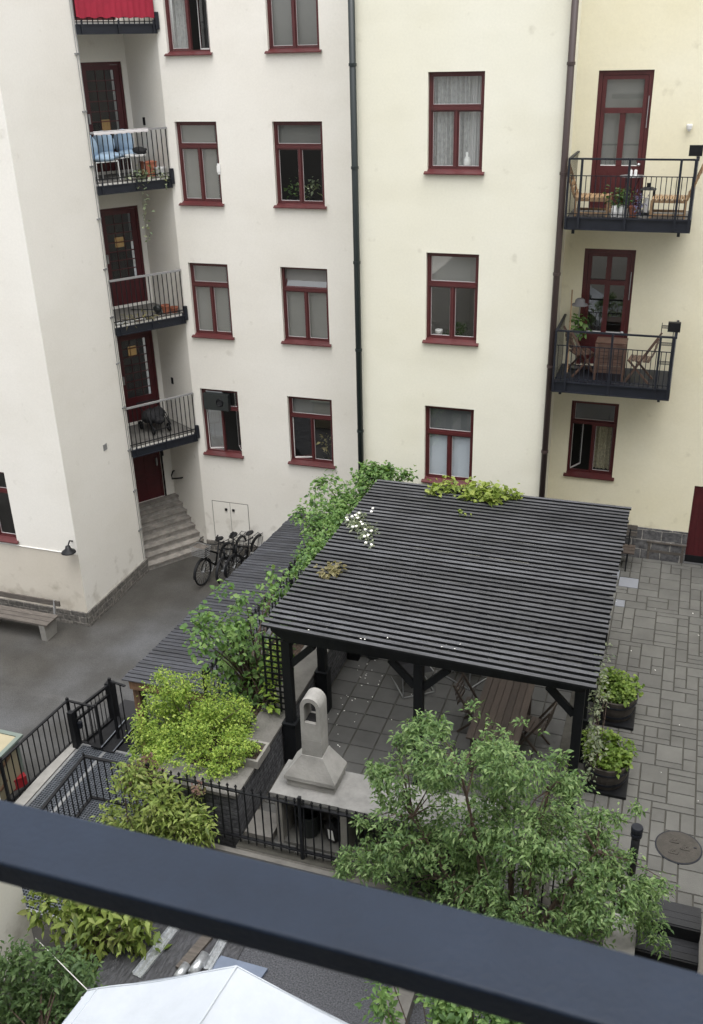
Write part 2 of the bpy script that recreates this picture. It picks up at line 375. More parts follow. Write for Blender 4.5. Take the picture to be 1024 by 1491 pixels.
def tag(o, label, cat, group=None, kind=None):
    if label: o['label'] = label
    if cat: o['category'] = cat
    if group: o['group'] = group
    if kind: o['kind'] = kind
    return o
def empty(name, label, cat, group=None, loc=(0, 0, 0), rz=0.0):
    o = bpy.data.objects.new(name, None); o.empty_display_size = .3; COL.objects.link(o)
    o.location = loc; o.rotation_euler = (0, 0, rz)
    return tag(o, label, cat, group)
def copy_tree(o, parent=None):
    c = o.copy(); COL.objects.link(c)
    if parent is not None: c.parent = parent
    for ch in list(o.children): copy_tree(ch, c)
    return c
def settle(root):
    """put an Empty that was built at the world origin at the base centre of its parts without moving them"""
    pts = []
    def walk(o):
        for c in o.children:
            if c.type == 'MESH':
                l = c.location
                for v in c.bound_box: pts.append((v[0]+l[0], v[1]+l[1], v[2]+l[2]))
            walk(c)
    walk(root)
    if not pts: return root
    a = np.array(pts); b = Vector(((a[:, 0].min()+a[:, 0].max())/2, (a[:, 1].min()+a[:, 1].max())/2, a[:, 2].min()))
    root.location = b
    for c in root.children: c.location = Vector(c.location)-b
    return root

# ------------------------------------------------------------------ foliage
def leaf_mesh(name, blobs, n, size, asp, per, seed, m, parent=None, droop=.4, gap=.0, gfreq=2.2, spread=1.0, shell=2.2, jit=1.0, updir=.5):
    """many small folded leaves in clusters through the volume of the blobs [(centre, (rx,ry,rz), weight)]"""
    rg = np.random.default_rng(seed)
    w = np.array([b[2] for b in blobs], float); w /= w.sum()
    cs, ds = [], []
    need = n; tries = 0
    while need > 0 and tries < 40:
        tries += 1
        k = rg.choice(len(blobs), size=need*2, p=w)
        C = np.array([b[0] for b in blobs])[k]; RR = np.array([b[1] for b in blobs])[k]
        d = rg.normal(size=(need*2, 3)); d /= np.linalg.norm(d, axis=1)[:, None]
        r = rg.random(need*2)**(1/shell)
        p = C + d*RR*r[:, None]
        if gap > -1:
            keep = np.array([noise.noise(Vector(q)*gfreq + Vector((seed*3.1, 0, 0))) > gap*1.0 - .25 for q in p])
            p, d = p[keep], d[keep]
        p, d = p[:need], d[:need]
        cs.append(p); ds.append(d); need -= len(p)
    P = np.concatenate(cs); D = np.concatenate(ds)
    P = np.repeat(P, per, axis=0); D = np.repeat(D, per, axis=0); N = len(P)
    D = D + np.array([0, 0, updir*.6])
    t = rg.normal(size=(N, 3)); t[:, 2] *= .5
    dirv = D*.55 + t*.75*spread; dirv[:, 2] -= droop*rg.random(N)*1.3
    dirv /= np.linalg.norm(dirv, axis=1)[:, None]
    upv = np.array([0, 0, 1.0]) + rg.normal(size=(N, 3))*.35 + D*.35
    side = np.cross(dirv, upv); side /= np.linalg.norm(side, axis=1)[:, None]+1e-6
    nor = np.cross(side, dirv)
    L = (size*(.45+1.0*rg.random(N)**1.3))[:, None]; W = L*asp*.5
    B = P + rg.normal(size=(N, 3))*size*.55*jit
    fold = .25*W
    base = B; mid = B + dirv*L*.45 - nor*fold*.6
    lf = B + dirv*L*.42 - side*W + nor*fold
    rt = B + dirv*L*.42 + side*W + nor*fold
    lf2 = B + dirv*L*.70 - side*W*.62 + nor*fold*.3 - np.array([0, 0, 1])*L*.05
    rt2 = B + dirv*L*.70 + side*W*.62 + nor*fold*.3 - np.array([0, 0, 1])*L*.05
    tip = B + dirv*L - np.array([0, 0, 1])*L*.22
    V = np.stack([base, lf, lf2, tip, rt2, rt, mid], axis=1).reshape(-1, 3)
    idx = (np.arange(N)*7)[:, None]
    tri = np.concatenate([idx+np.array(q) for q in ((0, 6, 1), (1, 6, 2), (2, 6, 3), (3, 6, 4), (4, 6, 5), (5, 6, 0))], axis=1).reshape(-1, 3)
    me = bpy.data.meshes.new(name)
    me.vertices.add(len(V)); me.vertices.foreach_set('co', V.ravel())
    me.loops.add(len(tri)*3); me.loops.foreach_set('vertex_index', tri.ravel())
    me.polygons.add(len(tri)); me.polygons.foreach_set('loop_start', np.arange(len(tri))*3); me.polygons.foreach_set('loop_total', np.full(len(tri), 3))
    me.materials.append(m); me.update(calc_edges=True)
    o = bpy.data.objects.new(name, me); COL.objects.link(o)
    if parent is not None: o.parent = parent
    return o, P[::per]
def stems(name, base, targets, r0, m, parent, seed=0, sag=0.0, n=5, spread=.12, minr=.004):
    rg = random.Random(seed); mb = MB()
    for tgt in targets:
        b = Vector(base)+Vector((rg.uniform(-spread, spread), rg.uniform(-spread, spread), 0)); t = Vector(tgt)
        mid = b.lerp(t, .5); mid.z += (t.z-b.z)*.18 + sag; mid += Vector((rg.uniform(-.1, .1), rg.uniform(-.1, .1), 0))
        pts = []
        for i in range(n+1):
            s = i/n; pts.append(b*(1-s)**2 + mid*2*s*(1-s) + t*s*s)
        mb.tube(pts, [max(minr, r0*(1-.85*i/n)) for i in range(n+1)], 5)
    return mb.build(name, m, parent)
def pblob(px, py, rpx, Y=None, X=None, Z=None, depth=.8, w=None, flat=1.0):
    P = at_y(px, py, Y) if Y is not None else (at_x(px, py, X) if X is not None else at_z(px, py, Z))
    r = rpx/px_scale(P)
    return (tuple(P), (r, r*depth, r*flat), w if w else rpx**2)

def plant(name, label, cat, blobs, n, size, asp, per, seed, leafm, base=None, nst=14, r0=.02, stemm=None, group=None, leafname='foliage', **kw):
    root = empty(name, label, cat, group)
    lo, P = leaf_mesh(leafname, blobs, n, size, asp, per, seed, leafm, root, **kw)
    if base is not None and nst:
        rg = random.Random(seed); tg = [P[rg.randrange(len(P))] for _ in range(nst)]
        stems('stem', base, tg, r0, stemm or M['bark'], root, seed)
    return settle(root)

# ------------------------------------------------------------------ setting: ground
def sheet(name, x0, x1, y0, y1, z, m): 
    o = MB().quad((x0, y0, z), (x1, y0, z), (x1, y1, z), (x0, y1, z)).build(name, m); o['kind'] = 'structure'; return o
sheet('asphalt_yard', -60, 40, -40, 60, G, M['asphalt'])
o = MB().box(-6.32, 1.15, -.6, 8.95, G, GL).build('gravel_yard', M['gravel']); o['kind'] = 'structure'
PLX0, PLX1 = -6.25, -5.0        # planter
TX0 = -5.0
# terrace body (retaining faces) and its paving
mb = MB(); mb.box(TX0, .397, 9.0, YD, G, -.03); mb.box(.397, 9.0, 9.785, YD, G, -.03)
o = mb.build('terrace_base', M['concrete']); o['kind'] = 'structure'
def slabs(name, x0, x1, y0, y1, ux, uy, sizes, seed, mats, pale=()):
    """random ashlar of slabs on a module grid; every slab is its own island with a recessed joint"""
    rg = random.Random(seed); nx, ny = int((x1-x0)/ux), int((y1-y0)/uy); occ = [[0]*nx for _ in range(ny)]
    mb = MB(); g = .007
    for j in range(ny):
        for i in range(nx):
            if occ[j][i]: continue
            opts = [q for q in sizes]; rg.shuffle(opts); opts.append((1, 1))
            for w, h in opts:
                if i+w > nx or j+h > ny: continue
                if any(occ[j+b][i+a] for a in range(w) for b in range(h)): continue
                break
            for a in range(w):
                for b in range(h): occ[j+b][i+a] = 1
            X0, X1, Y0, Y1 = x0+i*ux+g, x0+(i+w)*ux-g, y0+j*uy+g, y0+(j+h)*uy-g
            z = rg.uniform(-.002, .002); b = .006
            mb.cur = 1 if any(X0 <= px <= X1 and Y0 <= py <= Y1 for px, py in pale) else 0
            mb.add([(X0, Y0, z-.02), (X1, Y0, z-.02), (X1, Y1, z-.02), (X0, Y1, z-.02), (X0+b, Y0+b, z), (X1-b, Y0+b, z), (X1-b, Y1-b, z), (X0+b, Y1-b, z)],
                   [(4, 5, 6, 7), (0, 1, 5, 4), (1, 2, 6, 5), (2, 3, 7, 6), (3, 0, 4, 7)])
    o = mb.build(name, mats); o['kind'] = 'structure'; return o
o = MB().quad((TX0, 9.0, -.014), (.397, 9.0, -.014), (.397, 9.785, -.014), (TX0, 9.785, -.014)).quad((TX0, 9.785, -.014), (9.0, 9.785, -.014), (9.0, YD-.002, -.014), (TX0, YD-.002, -.014)).build('paving_joints', M['joint']); o['kind'] = 'structure'
pale = [tuple(at_z(x, y)[:2]) for x, y in ((902, 851), (903, 878), (896, 830))]
slabs('courtyard_paving', -.75, 4.25, 9.45, YD-.02, .2, .135, [(2, 3), (2, 1), (1, 2), (2, 2), (1, 3), (3, 1), (2, 1), (1, 2)], 5, [M['slab'], M['slab_pale']], pale)
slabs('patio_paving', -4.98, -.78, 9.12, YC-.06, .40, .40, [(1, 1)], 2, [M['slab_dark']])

# ------------------------------------------------------------------ walls with openings
def Frame(O, u, n):
    O, u, n = np.array(O, float), np.array(u, float), np.array(n, float)
    def F(a, b, c): return tuple(O+u*a+n*b+np.array([0, 0, c]))
    return F
def wall(name, F, a0, a1, c0, c1, holes, m, parent, depth=.16, thick=.25):
    """wall face in plane b=0 with rectangular openings and plastered reveals"""
    As = sorted({a0, a1, *[h[0] for h in holes], *[h[1] for h in holes]}); Cs = sorted({c0, c1, *[h[2] for h in holes], *[h[3] for h in holes]})
    As = [a for a in As if a0 <= a <= a1]; Cs = [c for c in Cs if c0 <= c <= c1]
    mb = MB()
    for i in range(len(As)-1):
        for j in range(len(Cs)-1):
            ma, mc = (As[i]+As[i+1])/2, (Cs[j]+Cs[j+1])/2
            if any(h[0] < ma < h[1] and h[2] < mc < h[3] for h in holes): continue
            mb.quad(F(As[i], 0, Cs[j]), F(As[i+1], 0, Cs[j]), F(As[i+1], 0, Cs[j+1]), F(As[i], 0, Cs[j+1]))
    for h0, h1, k0, k1 in holes:
        d = depth+.1
        mb.quad(F(h0, 0, k0), F(h0, 0, k1), F(h0, d, k1), F(h0, d, k0))
        mb.quad(F(h1, 0, k0), F(h1, d, k0), F(h1, d, k1), F(h1, 0, k1))
        mb.quad(F(h0, 0, k1), F(h1, 0, k1), F(h1, d, k1), F(h0, d, k1))
        if k0 > c0: mb.quad(F(h0, 0, k0), F(h0, d, k0), F(h1, d, k0), F(h1, 0, k0))
    # top of the wall
    mb.quad(F(a0, 0, c1), F(a1, 0, c1), F(a1, thick, c1), F(a0, thick, c1))
    return mb.build(name, m, parent)

def window(F, a0, a1, c0, c1, parent, content='blind', dep=.085, opening=None, paint='red', lit=False, transom=.30, ledge=.10, midtop=False):
    """two-leaf casement with a transom light; parts: frame (this mesh) > pane, bead, sill, blind"""
    sill_h = ledge
    b0, b1 = dep, dep+.07
    z0 = c0+sill_h*.55
    zt = c1-(c1-z0)*transom
    mid = (a0+a1)/2; fw = .05; sw = .026; mh_ = .022; th_ = .032
    mb = MB()
    mb.fbox(F, a0, a0+fw, b0, b1, z0, c1); mb.fbox(F, a1-fw, a1, b0, b1, z0, c1)
    mb.fbox(F, a0+fw, a1-fw, b0, b1, c1-fw, c1); mb.fbox(F, a0+fw, a1-fw, b0-.012, b1, z0, z0+fw)
    mb.fbox(F, a0+fw, a1-fw, b0-.018, b1, zt-th_, zt+th_)
    mb.fbox(F, mid-mh_, mid+mh_, b0-.008, b1, z0+fw, zt-th_)
    if midtop: mb.fbox(F, mid-.03, mid+.03, b0-.004, b1, zt+th_, c1-fw)
    lights = []
    def sash(p0, p1, q0, q1, op=None):
        # sash frame ring
        bb0, bb1 = b0+.014, b1-.012
        if op is None:
            mb.fbox(F, p0, p0+sw, bb0, bb1, q0, q1); mb.fbox(F, p1-sw, p1, bb0, bb1, q0, q1)
            mb.fbox(F, p0+sw, p1-sw, bb0, bb1, q0, q0+sw); mb.fbox(F, p0+sw, p1-sw, bb0, bb1, q1-sw, q1)
            lights.append((p0+sw, p1-sw, q0+sw, q1-sw))
    gap = .003
    top = [(a0+fw+gap, mid-.03-gap, zt+th_+gap, c1-fw-gap), (mid+.03+gap, a1-fw-gap, zt+th_+gap, c1-fw-gap)] if midtop else [(a0+fw+gap, a1-fw-gap, zt+th_+gap, c1-fw-gap)]
    for t in top: sash(*t, op='top' if opening and 'top' in opening else None)
    lo = (a0+fw+gap, mid-mh_-gap, z0+fw+gap, zt-th_-gap); hi = (mid+mh_+gap, a1-fw-gap, z0+fw+gap, zt-th_-gap)
    sash(*lo, op='l' if opening and 'l' in opening else None); sash(*hi, op='r' if opening and 'r' in opening else None)
    fr = mb.build('window', M[paint], parent)
    pm = MB(); bd = MB()
    for p0, p1, q0, q1 in lights:
        bb = b0+.035
        pm.quad(F(p0, bb, q0), F(p1, bb, q0), F(p1, bb, q1), F(p0, bb, q1))
        e = .008
        for x0, x1, y0, y1 in ((p0, p0+e, q0, q1), (p1-e*.5, p1, q0, q1), (p0+e, p1-e*.5, q0, q0+e*1.3)):
            bd.fbox(F, x0, x1, b0+.022, b0+.034, y0, y1)
    if opening:
        om = MB(); wb = MB()
        for side, (p0, p1, q0, q1) in (('l', lo), ('r', hi)):
            if side not in opening: continue
            ang = R(opening[side]); w = p1-p0
            hinge = p0 if side == 'l' else p1; sg = 1 if side == 'l' else -1
            def H(t, off, c): return F(hinge+sg*(math.cos(ang)*t + math.sin(ang)*0) + 0, b0+.03+math.sin(ang)*t+off, c)
            for t0, t1, r0, r1 in ((0, sw, q0, q1), (w-sw, w, q0, q1), (sw, w-sw, q0, q0+sw), (sw, w-sw, q1-sw, q1)):
                om.add([H(t, o_, c) for c in (r0, r1) for t, o_ in ((t0, 0), (t1, 0), (t1, .035), (t0, .035))], BF)
            for t0, t1, r0, r1 in ((sw-.012, sw, q0+sw, q1-sw), (w-sw, w-sw+.03, q0, q1), (sw, w-sw, q0+sw-.03, q0+sw)):
                wb.add([H(t, o_, c) for c in (r0, r1) for t, o_ in ((t0, -.01), (t1, -.01), (t1, -.002), (t0, -.002))], BF)
            pm.quad(H(sw, .015, q0+sw), H(w-sw, .015, q0+sw), H(w-sw, .015, q1-sw), H(sw, .015, q1-sw))
        if 'top' in opening:
            t = top[0]; ang = R(opening['top'])
            def H2(a, s_, o_): return F(a, b0+.03+math.sin(ang)*s_+o_*math.cos(ang), t[2]+math.cos(ang)*s_)
            h = t[3]-t[2]
            for a_0, a_1, s0, s1 in ((t[0], t[0]+sw, 0, h), (t[1]-sw, t[1], 0, h), (t[0]+sw, t[1]-sw, 0, sw), (t[0]+sw, t[1]-sw, h-sw, h)):
                om.add([H2(a, s_, o_) for o_ in (0, .035) for a, s_ in ((a_0, s0), (a_1, s0), (a_1, s1), (a_0, s1))], BF)
            pm.quad(H2(t[0]+sw, sw, .015), H2(t[1]-sw, sw, .015), H2(t[1]-sw, h-sw, .015), H2(t[0]+sw, h-sw, .015))
        om.build('open_sash', M[paint], fr); wb.build('open_sash_edge', M['white_paint'], fr)
    pm.build('pane', M['glass'], fr)
    if len(bd.v): bd.build('glazing_bead', M['bead'], fr)
    if sill_h > 0:
        s = MB()
        s.add([F(a0-.05, -.075, c0), F(a1+.05, -.075, c0), F(a1+.05, b0+.01, c0+.005), F(a0-.05, b0+.01, c0+.005),
               F(a0-.05, -.075, c0+.02), F(a1+.05, -.075, c0+.02), F(a1+.05, -.004, c0+.052), F(a0-.05, -.004, c0+.052), F(a1, b0+.01, c0+.09), F(a0, b0+.01, c0+.09), F(a1, -.004, c0+.052), F(a0, -.004, c0+.052)],
              [(0, 1, 5, 4), (4, 5, 6, 7), (11, 10, 8, 9), (0, 4, 7), (1, 6, 5), (3, 2, 1, 0)])
        s.build('sill', M[paint], fr)
    ib = b1+.03
    if content == 'blind':
        MB().fbox(F, a0+.02, a1-.02, ib, ib+.01, z0+.02, c1-.02).build('blind', M['blind'], fr)
    elif content == 'venetian':
        v = MB(); z = z0+.04
        v.cur = 0
        while z < c1-.04:
            v.cur = 1 if z > zt else 0
            v.add([F(a0+.05, ib-.007, z), F(a1-.05, ib-.007, z), F(a1-.05, ib+.006, z+.026), F(a0+.05, ib+.006, z+.026)], [(0, 1, 2, 3)]); z += .022
        v.build('blind', [M['venetian'], M['venetian_dark']], fr)
    elif content == 'topblind':
        v = MB(); z = zt-.02
        while z < c1-.04: v.add([F(a0+.05, ib-.007, z), F(a1-.05, ib-.007, z), F(a1-.05, ib+.006, z+.026), F(a0+.05, ib+.006, z+.026)], [(0, 1, 2, 3)]); z += .022
        v.build('blind', M['venetian_dark'], fr)
    elif content == 'topgrey':
        MB().fbox(F, a0+.02, a1-.02, ib, ib+.01, zt-.02, c1-.02).build('blind', M['blind'], fr)
    return fr
def curtain(F, a0, a1, c0, c1, b, m, label, folds=9, amp=.03, name='curtain'):
    mb = MB(); n = folds*6; vs = []; fs = []
    for i in range(n+1):
        a = a0+(a1-a0)*i/n; d = amp*math.sin(i/6*2*math.pi)+amp*.4*math.sin(i*.71)
        vs += [F(a, b+d, c0), F(a+.008*math.sin(i*.5), b+d*.8, c1)]
    fs = [(2*i, 2*i+2, 2*i+3, 2*i+1) for i in range(n)]
    mb.add(vs, fs); return tag(mb.build(name, m, None, True), label, 'curtain')

# ------------------------------------------------------------------ white building (left): tower, corner recess and window wall
WTOP = 14.5
bw = empty('apartment_building', 'greyish white apartment building with corner balconies and dark red windows on the left', 'building')
P1 = np.array([*at_z(215, 832, G)[:2], 0]); P2 = np.array([-10.89, YB, 0])
FB = Frame((0, YB, 0), (1, 0, 0), (0, 1, 0))
XCL = float(at_y(520, 400, YC)[0])     # left end of the cream house
colsB = [(-10.68, -9.70), (-8.43, -7.33)]
rowsB = [(9.93, 11.66), (6.96, 8.67), (4.00, 5.71), (1.05, 2.74)]
holes = [(a0, a1, c0, c1) for a0, a1 in colsB for c0, c1 in rowsB]
wall('wall', FB, P2[0], -4.5, G, WTOP, holes, M['white'], bw)
MB().fbox(FB, P2[0]-.004, -4.6, -.035, .0, G, G+.34).build('stone_plinth', M['plinth_rough'], bw)
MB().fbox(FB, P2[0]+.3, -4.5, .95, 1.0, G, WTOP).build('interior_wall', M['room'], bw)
spec = {(0, 0): dict(content='none', opening={'r': 35}), (0, 1): dict(content='blind'), (0, 2): dict(content='blind'), (0, 3): dict(content='none', opening={'l': 20, 'r': 55}),
        (1, 0): dict(content='blind'), (1, 1): dict(content='topgrey'), (1, 2): dict(content='blind', opening={'top': 22}), (1, 3): dict(content='topgrey', opening={'l': 18})}
for i, (a0, a1) in enumerate(colsB):
    for j, (c0, c1) in enumerate(rowsB):
        window(FB, a0, a1, c0, c1, bw, **spec[(i, j)])
# cellar door set flush in the wall
cd = MB(); a0, a1, c0, c1 = -10.63, -9.66, -1.30, -.22
cd.fbox(FB, a0, (a0+a1)/2-.004, -.012, -.0015, c0, c1); cd.fbox(FB, (a0+a1)/2+.004, a1, -.012, -.0015, c0, c1)
cdo = cd.build('cellar_hatch', M['white'], bw)
cd = MB()
for x in (a0-.007, (a0+a1)/2, a1+.007): cd.fbox(FB, x-.005, x+.005, -.0135, -.001, c0, c1+.012)
cd.fbox(FB, a0-.012, a1+.012, -.0125, -.001, c1+.001, c1+.012); cd.build('hatch_joint', M['coping'], cdo)
for a in (-.11, .09): MB().fbox(FB, (a0+a1)/2+a-.03, (a0+a1)/2+a+.03, -.04, -.0125, c1-.22, c1-.16).build('knob', M['black'], cdo)
# tower
XA = float(P1[0]); YA = float(at_z(115, 908, G)[1])
FAr = Frame((XA, YA, 0), (0, 1, 0), (-1, 0, 0)); LA = float(P1[1])-YA
wall('wall', FAr, 0, LA, G, WTOP, [], M['white'], bw)
MB().fbox(FAr, -.04, LA+.02, -.04, 0, G, G+.36).build('stone_plinth', M['plinth_rough'], bw)
FAf = Frame((XA, YA, 0), (1, 0, 0), (0, 1, 0))
wr = float(at_y(12, 720, YA)[0])-XA
wz1, wz0 = float(at_y(6, 688, YA)[2]), float(at_y(26, 790, YA)[2])
wall('wall', FAf, -9, 0, G, WTOP, [(wr-1.05, wr, wz0, wz1)], M['white'], bw)
window(FAf, wr-1.05, wr, wz0, wz1, bw, content='none')
zc = float(at_y(60, 800, YA)[2])
MB().fbox(FAf, -9, -.003, -.004, -.0005, G+.3, zc).build('lower_wall', M['beige'], bw)
MB().fbox(FAf, -9, -.02, -.045, 0, G, G+.34).build('stone_plinth', M['plinth_rough'], bw)
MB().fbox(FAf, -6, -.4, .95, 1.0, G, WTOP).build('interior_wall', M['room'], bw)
MB().tube([FAf(-9, -.014, zc+.02), FAf(-.1, -.014, zc+.02)], .010, 5).build('cable', M['white_paint'], bw)
vent = at_x(153, 651, XA)
MB().fbox(FAr, vent[1]-YA-.07, vent[1]-YA+.07, -.012, -.001, vent[2]-.07, vent[2]+.07).build('wall_vent', M['galv'], bw)
# cables down the tower edge
cb = MB(); 
for k, off in ((.05, 0), (.12, .02)): cb.tube([FAr(LA-k, -.02, G+.4), FAr(LA-k-.03, -.02, 3), FAr(LA-k+.01, -.02, 7), FAr(LA-k, -.02, WTOP)], .007, 4)
for i in range(14): cb.fbox(FAr, LA-.17, LA-.03, -.028, -.001, G+1.2+i*1.05, G+1.235+i*1.05)
cb.build('cable', M['galv'], bw)
# the corner recess
LU = float(np.linalg.norm(P2-P1)); ru = (P2-P1)/LU; rn = np.array([-ru[1], ru[0], 0])
FR = Frame(P1, ru, rn)
RD = 1.4; RB = 1.62
floorsZ = [1.63, 4.56, 7.57, 10.59]
doorA = (.50, 1.50)
th = -.5
dh = [(doorA[0], doorA[1], f+.06, f+2.28) for f in floorsZ] + [(doorA[0]-.15, doorA[1]-.17, th, th+2.02)]
FD = Frame(np.array(FR(0, RD, 0)), ru, rn)
wall('wall', FD, -1.4, RB, G, WTOP, dh, M['white'], bw, depth=-.02)
q0, q1 = FR(LU, 0, 0), FR(RB, RD, 0)
mb = MB(); mb.quad((q0[0], q0[1], G), (q1[0], q1[1], G), (q1[0], q1[1], WTOP), (q0[0], q0[1], WTOP)); mb.build('wall', M['white'], bw)
q0, q1 = FR(0, 0, 0), FR(-1.2, RD, 0)
mb = MB(); mb.quad((q1[0], q1[1], G), (q0[0], q0[1], G), (q0[0], q0[1], WTOP), (q1[0], q1[1], WTOP)); mb.build('wall', M['white'], bw)
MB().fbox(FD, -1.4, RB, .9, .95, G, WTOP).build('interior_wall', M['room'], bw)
def grid_door(F, a0, a1, c0, c1, parent, lamp=None):
    mb = MB(); b0, b1 = .03, .08
    mb.fbox(F, a0, a0+.06, b0, b1, c0, c1); mb.fbox(F, a1-.06, a1, b0, b1, c0, c1); mb.fbox(F, a0+.06, a1-.06, b0, b1, c1-.06, c1)
    x0, x1 = a0+.065, a1-.065; gz = c0+.62
    mb.fbox(F, x0, x1, b0+.012, b1-.005, c0, gz)
    mb.fbox(F, x0, x0+.12, b0+.012, b1-.005, gz, c1-.065); mb.fbox(F, x1-.12, x1, b0+.012, b1-.005, gz, c1-.065); mb.fbox(F, x0+.12, x1-.12, b0+.012, b1-.005, c1-.16, c1-.065)
    d = mb.build('door', M['darkred'], parent)
    gx0, gx1, gz0, gz1 = x0+.12, x1-.12, gz, c1-.16
    pm = MB(); pm.quad(F(gx0, b0+.04, gz0), F(gx1, b0+.04, gz0), F(gx1, b0+.04, gz1), F(gx0, b0+.04, gz1)); pm.build('pane', M['glass_dim'], d)
    gb = MB()
    for k in range(1, 3): x = gx0+(gx1-gx0)*k/3; gb.fbox(F, x-.005, x+.005, b0+.018, b0+.036, gz0, gz1)
    for k in range(1, 7): z = gz0+(gz1-gz0)*k/7; gb.fbox(F, gx0, gx1, b0+.014, b0+.038, z-.011, z+.011)
    gb.build('glazing_bars', M['darkred'], d)
    h = MB(); h.fbox(F, x0+.03, x0+.07, b0-.03, b0+.012, c0+1.0, c0+1.2); h.build('handle', M['galv'], d)
    if lamp: 
        l = MB(); l.fbox(F, lamp[0]-.10, lamp[0]+.10, .16, .20, lamp[1]-.11, lamp[1]+.11); o = l.build('lit_lamp', M['lamp_on'], d)
    return d
lampz = [None, (1.05, 4.56+1.65), (1.1, 1.63+1.85)]
grid_door(FD, *dh[0], bw, (1.0, dh[0][2]+1.75)); grid_door(FD, *dh[1], bw, (1.02, dh[1][2]+1.42)); grid_door(FD, *dh[2], bw, (1.05, dh[2][2]+.95)); grid_door(FD, *dh[3], bw)
# street door at the top of the steps
a0, a1, c0, c1 = dh[4]
mb = MB(); mb.fbox(FD, a0, a0+.05, .03, .08, c0, c1); mb.fbox(FD, a1-.05, a1, .03, .08, c0, c1); mb.fbox(FD, a0+.05, a1-.05, .03, .08, c1-.06, c1)
mb.fbox(FD, a0+.055, a1-.055, .045, .075, c0, c1-.065)
for k in range(2):
    x = a0+.13+k*.40
    mb.fbox(FD, x, x+.27, .037, .0445, c0+.12, c0+.62); mb.fbox(FD, x, x+.27, .037, .0445, c0+.78, c1-.25)
dd = mb.build('door', M['darkred'], bw)
MB().fbox(FD, a1-.14, a1-.10, -.01, .045, c0+.9, c0+1.1).build('handle', M['galv'], dd)
MB().fbox(FD, a1+.003, a1+.045, -.02, .03, c0, c1).build('door_edge_strip', M['black'], bw)
MB().fbox(FD, a1+.05, a1+.09, -.012, -.001, c1-.9, c1-.7).build('door_bell', M['black'], bw)
for f in floorsZ[:3]:
    ap = np.array(FR(LU, 0, 0)); bp = np.array(FR(RB, RD, 0)); d_ = (bp-ap)/np.linalg.norm(bp-ap); nn = np.array([d_[1], -d_[0], 0])
    FQ = Frame(ap, d_, nn)
    s_ = 1 if (np.array([0, -1, 0])@nn) > 0 else -1
    if f != floorsZ[1]: MB().fbox(FQ, .85, .93, .002*s_, .02*s_, f+1.0, f+1.16).build('wall_switch', M['black'], bw)
# balconies: slab, edge beam, hand rail, balusters
def corner_balcony(f, k):
    fl = MB(); fl.fbox(FR, -.6, LU-.01, .0, RD-.004, f-.14, f-.02); b = fl.build('balcony', M['white'], bw)
    MB().fbox(FR, -.3, LU-.02, .02, RD-.01, f-.019, f+.002).build('floor', M['coping'], b)
    e = MB(); e.fbox(FR, -.02, LU-.02, -.075, -.002, f-.22, f-.06); e.fbox(FR, -.02, LU-.02, -.09, -.06, f-.075, f-.05); e.fbox(FR, -.02, LU-.02, -.09, -.06, f-.235, f-.215)
    e.fbox(FR, LU-.05, LU+.03, -.10, -.02, f-.16, f+.16)
    for a in (.09, LU*.5, LU-.10): e.fbox(FR, a-.015, a+.015, -.105, -.091, f-.22, f+.02)
    e.build('edge_beam', M['steel'], b)
    r = MB(); r.fbox(FR, -.02, LU-.01, -.055, -.005, f+.96, f+1.0); r.build('handrail', M['greyrail'], b)
    s = MB(); s.fbox(FR, -.02, LU-.03, -.04, -.02, f+.06, f+.08)
    n = 15
    for i in range(n+1):
        a = .02+(LU-.06)*i/n; s.fbox(FR, a-.008, a+.008, -.038, -.022, f-.06, f+.96)
    s.build('balusters', M['black'], b)
for k, f in enumerate(floorsZ): corner_balcony(f, k)
settle(bw)
# stone steps up to the street door
st = MB(); tp_ = MB(); ns = 8; rise = (th-G)/ns; tread = (RD)/ns
for i in range(ns):
    w1 = LU+(RB-LU)*(i*tread)/RD
    z1 = G+rise*(i+1)
    st.fbox(FR, -.02+.003*i, w1-.012, i*tread+.012, RD-.002, z1-rise, z1-.045)
    tp_.fbox(FR, -.02+.003*i, w1-.008, i*tread-.022, RD-.001, z1-.044, z1)
steps = empty('stone_steps', 'worn grey stone steps rising to the dark red street door', 'steps')
st.build('risers', M['risers'], steps); tp_.build('treads', M['stepstone'], steps); settle(steps)
# hooked hand rail beside the steps
rp0, rp1 = np.array(FR(LU, 0, 0)), np.array(FR(RB, RD, 0)); rd_ = (rp1-rp0)/np.linalg.norm(rp1-rp0); rnn = np.array([rd_[1], -rd_[0], 0])
if rnn @ (np.array(FR(.8, .7, 0))-rp0) < 0: rnn = -rnn
hp = [at_pl(x, y, rp0+rnn*.05, rnn) for x, y in ((252, 686), (250, 692), (251, 697), (264, 696))]
hp = [tuple(hp[0]-rnn*.045)]+[tuple(p) for p in hp]+[tuple(hp[-1]-rnn*.045)]
mb = MB(); mb.tube(hp, .020, 7)
tag(mb.build('handrail', M['black'], None, True), 'short bent black handrail on the wall beside the stone steps', 'handrail')

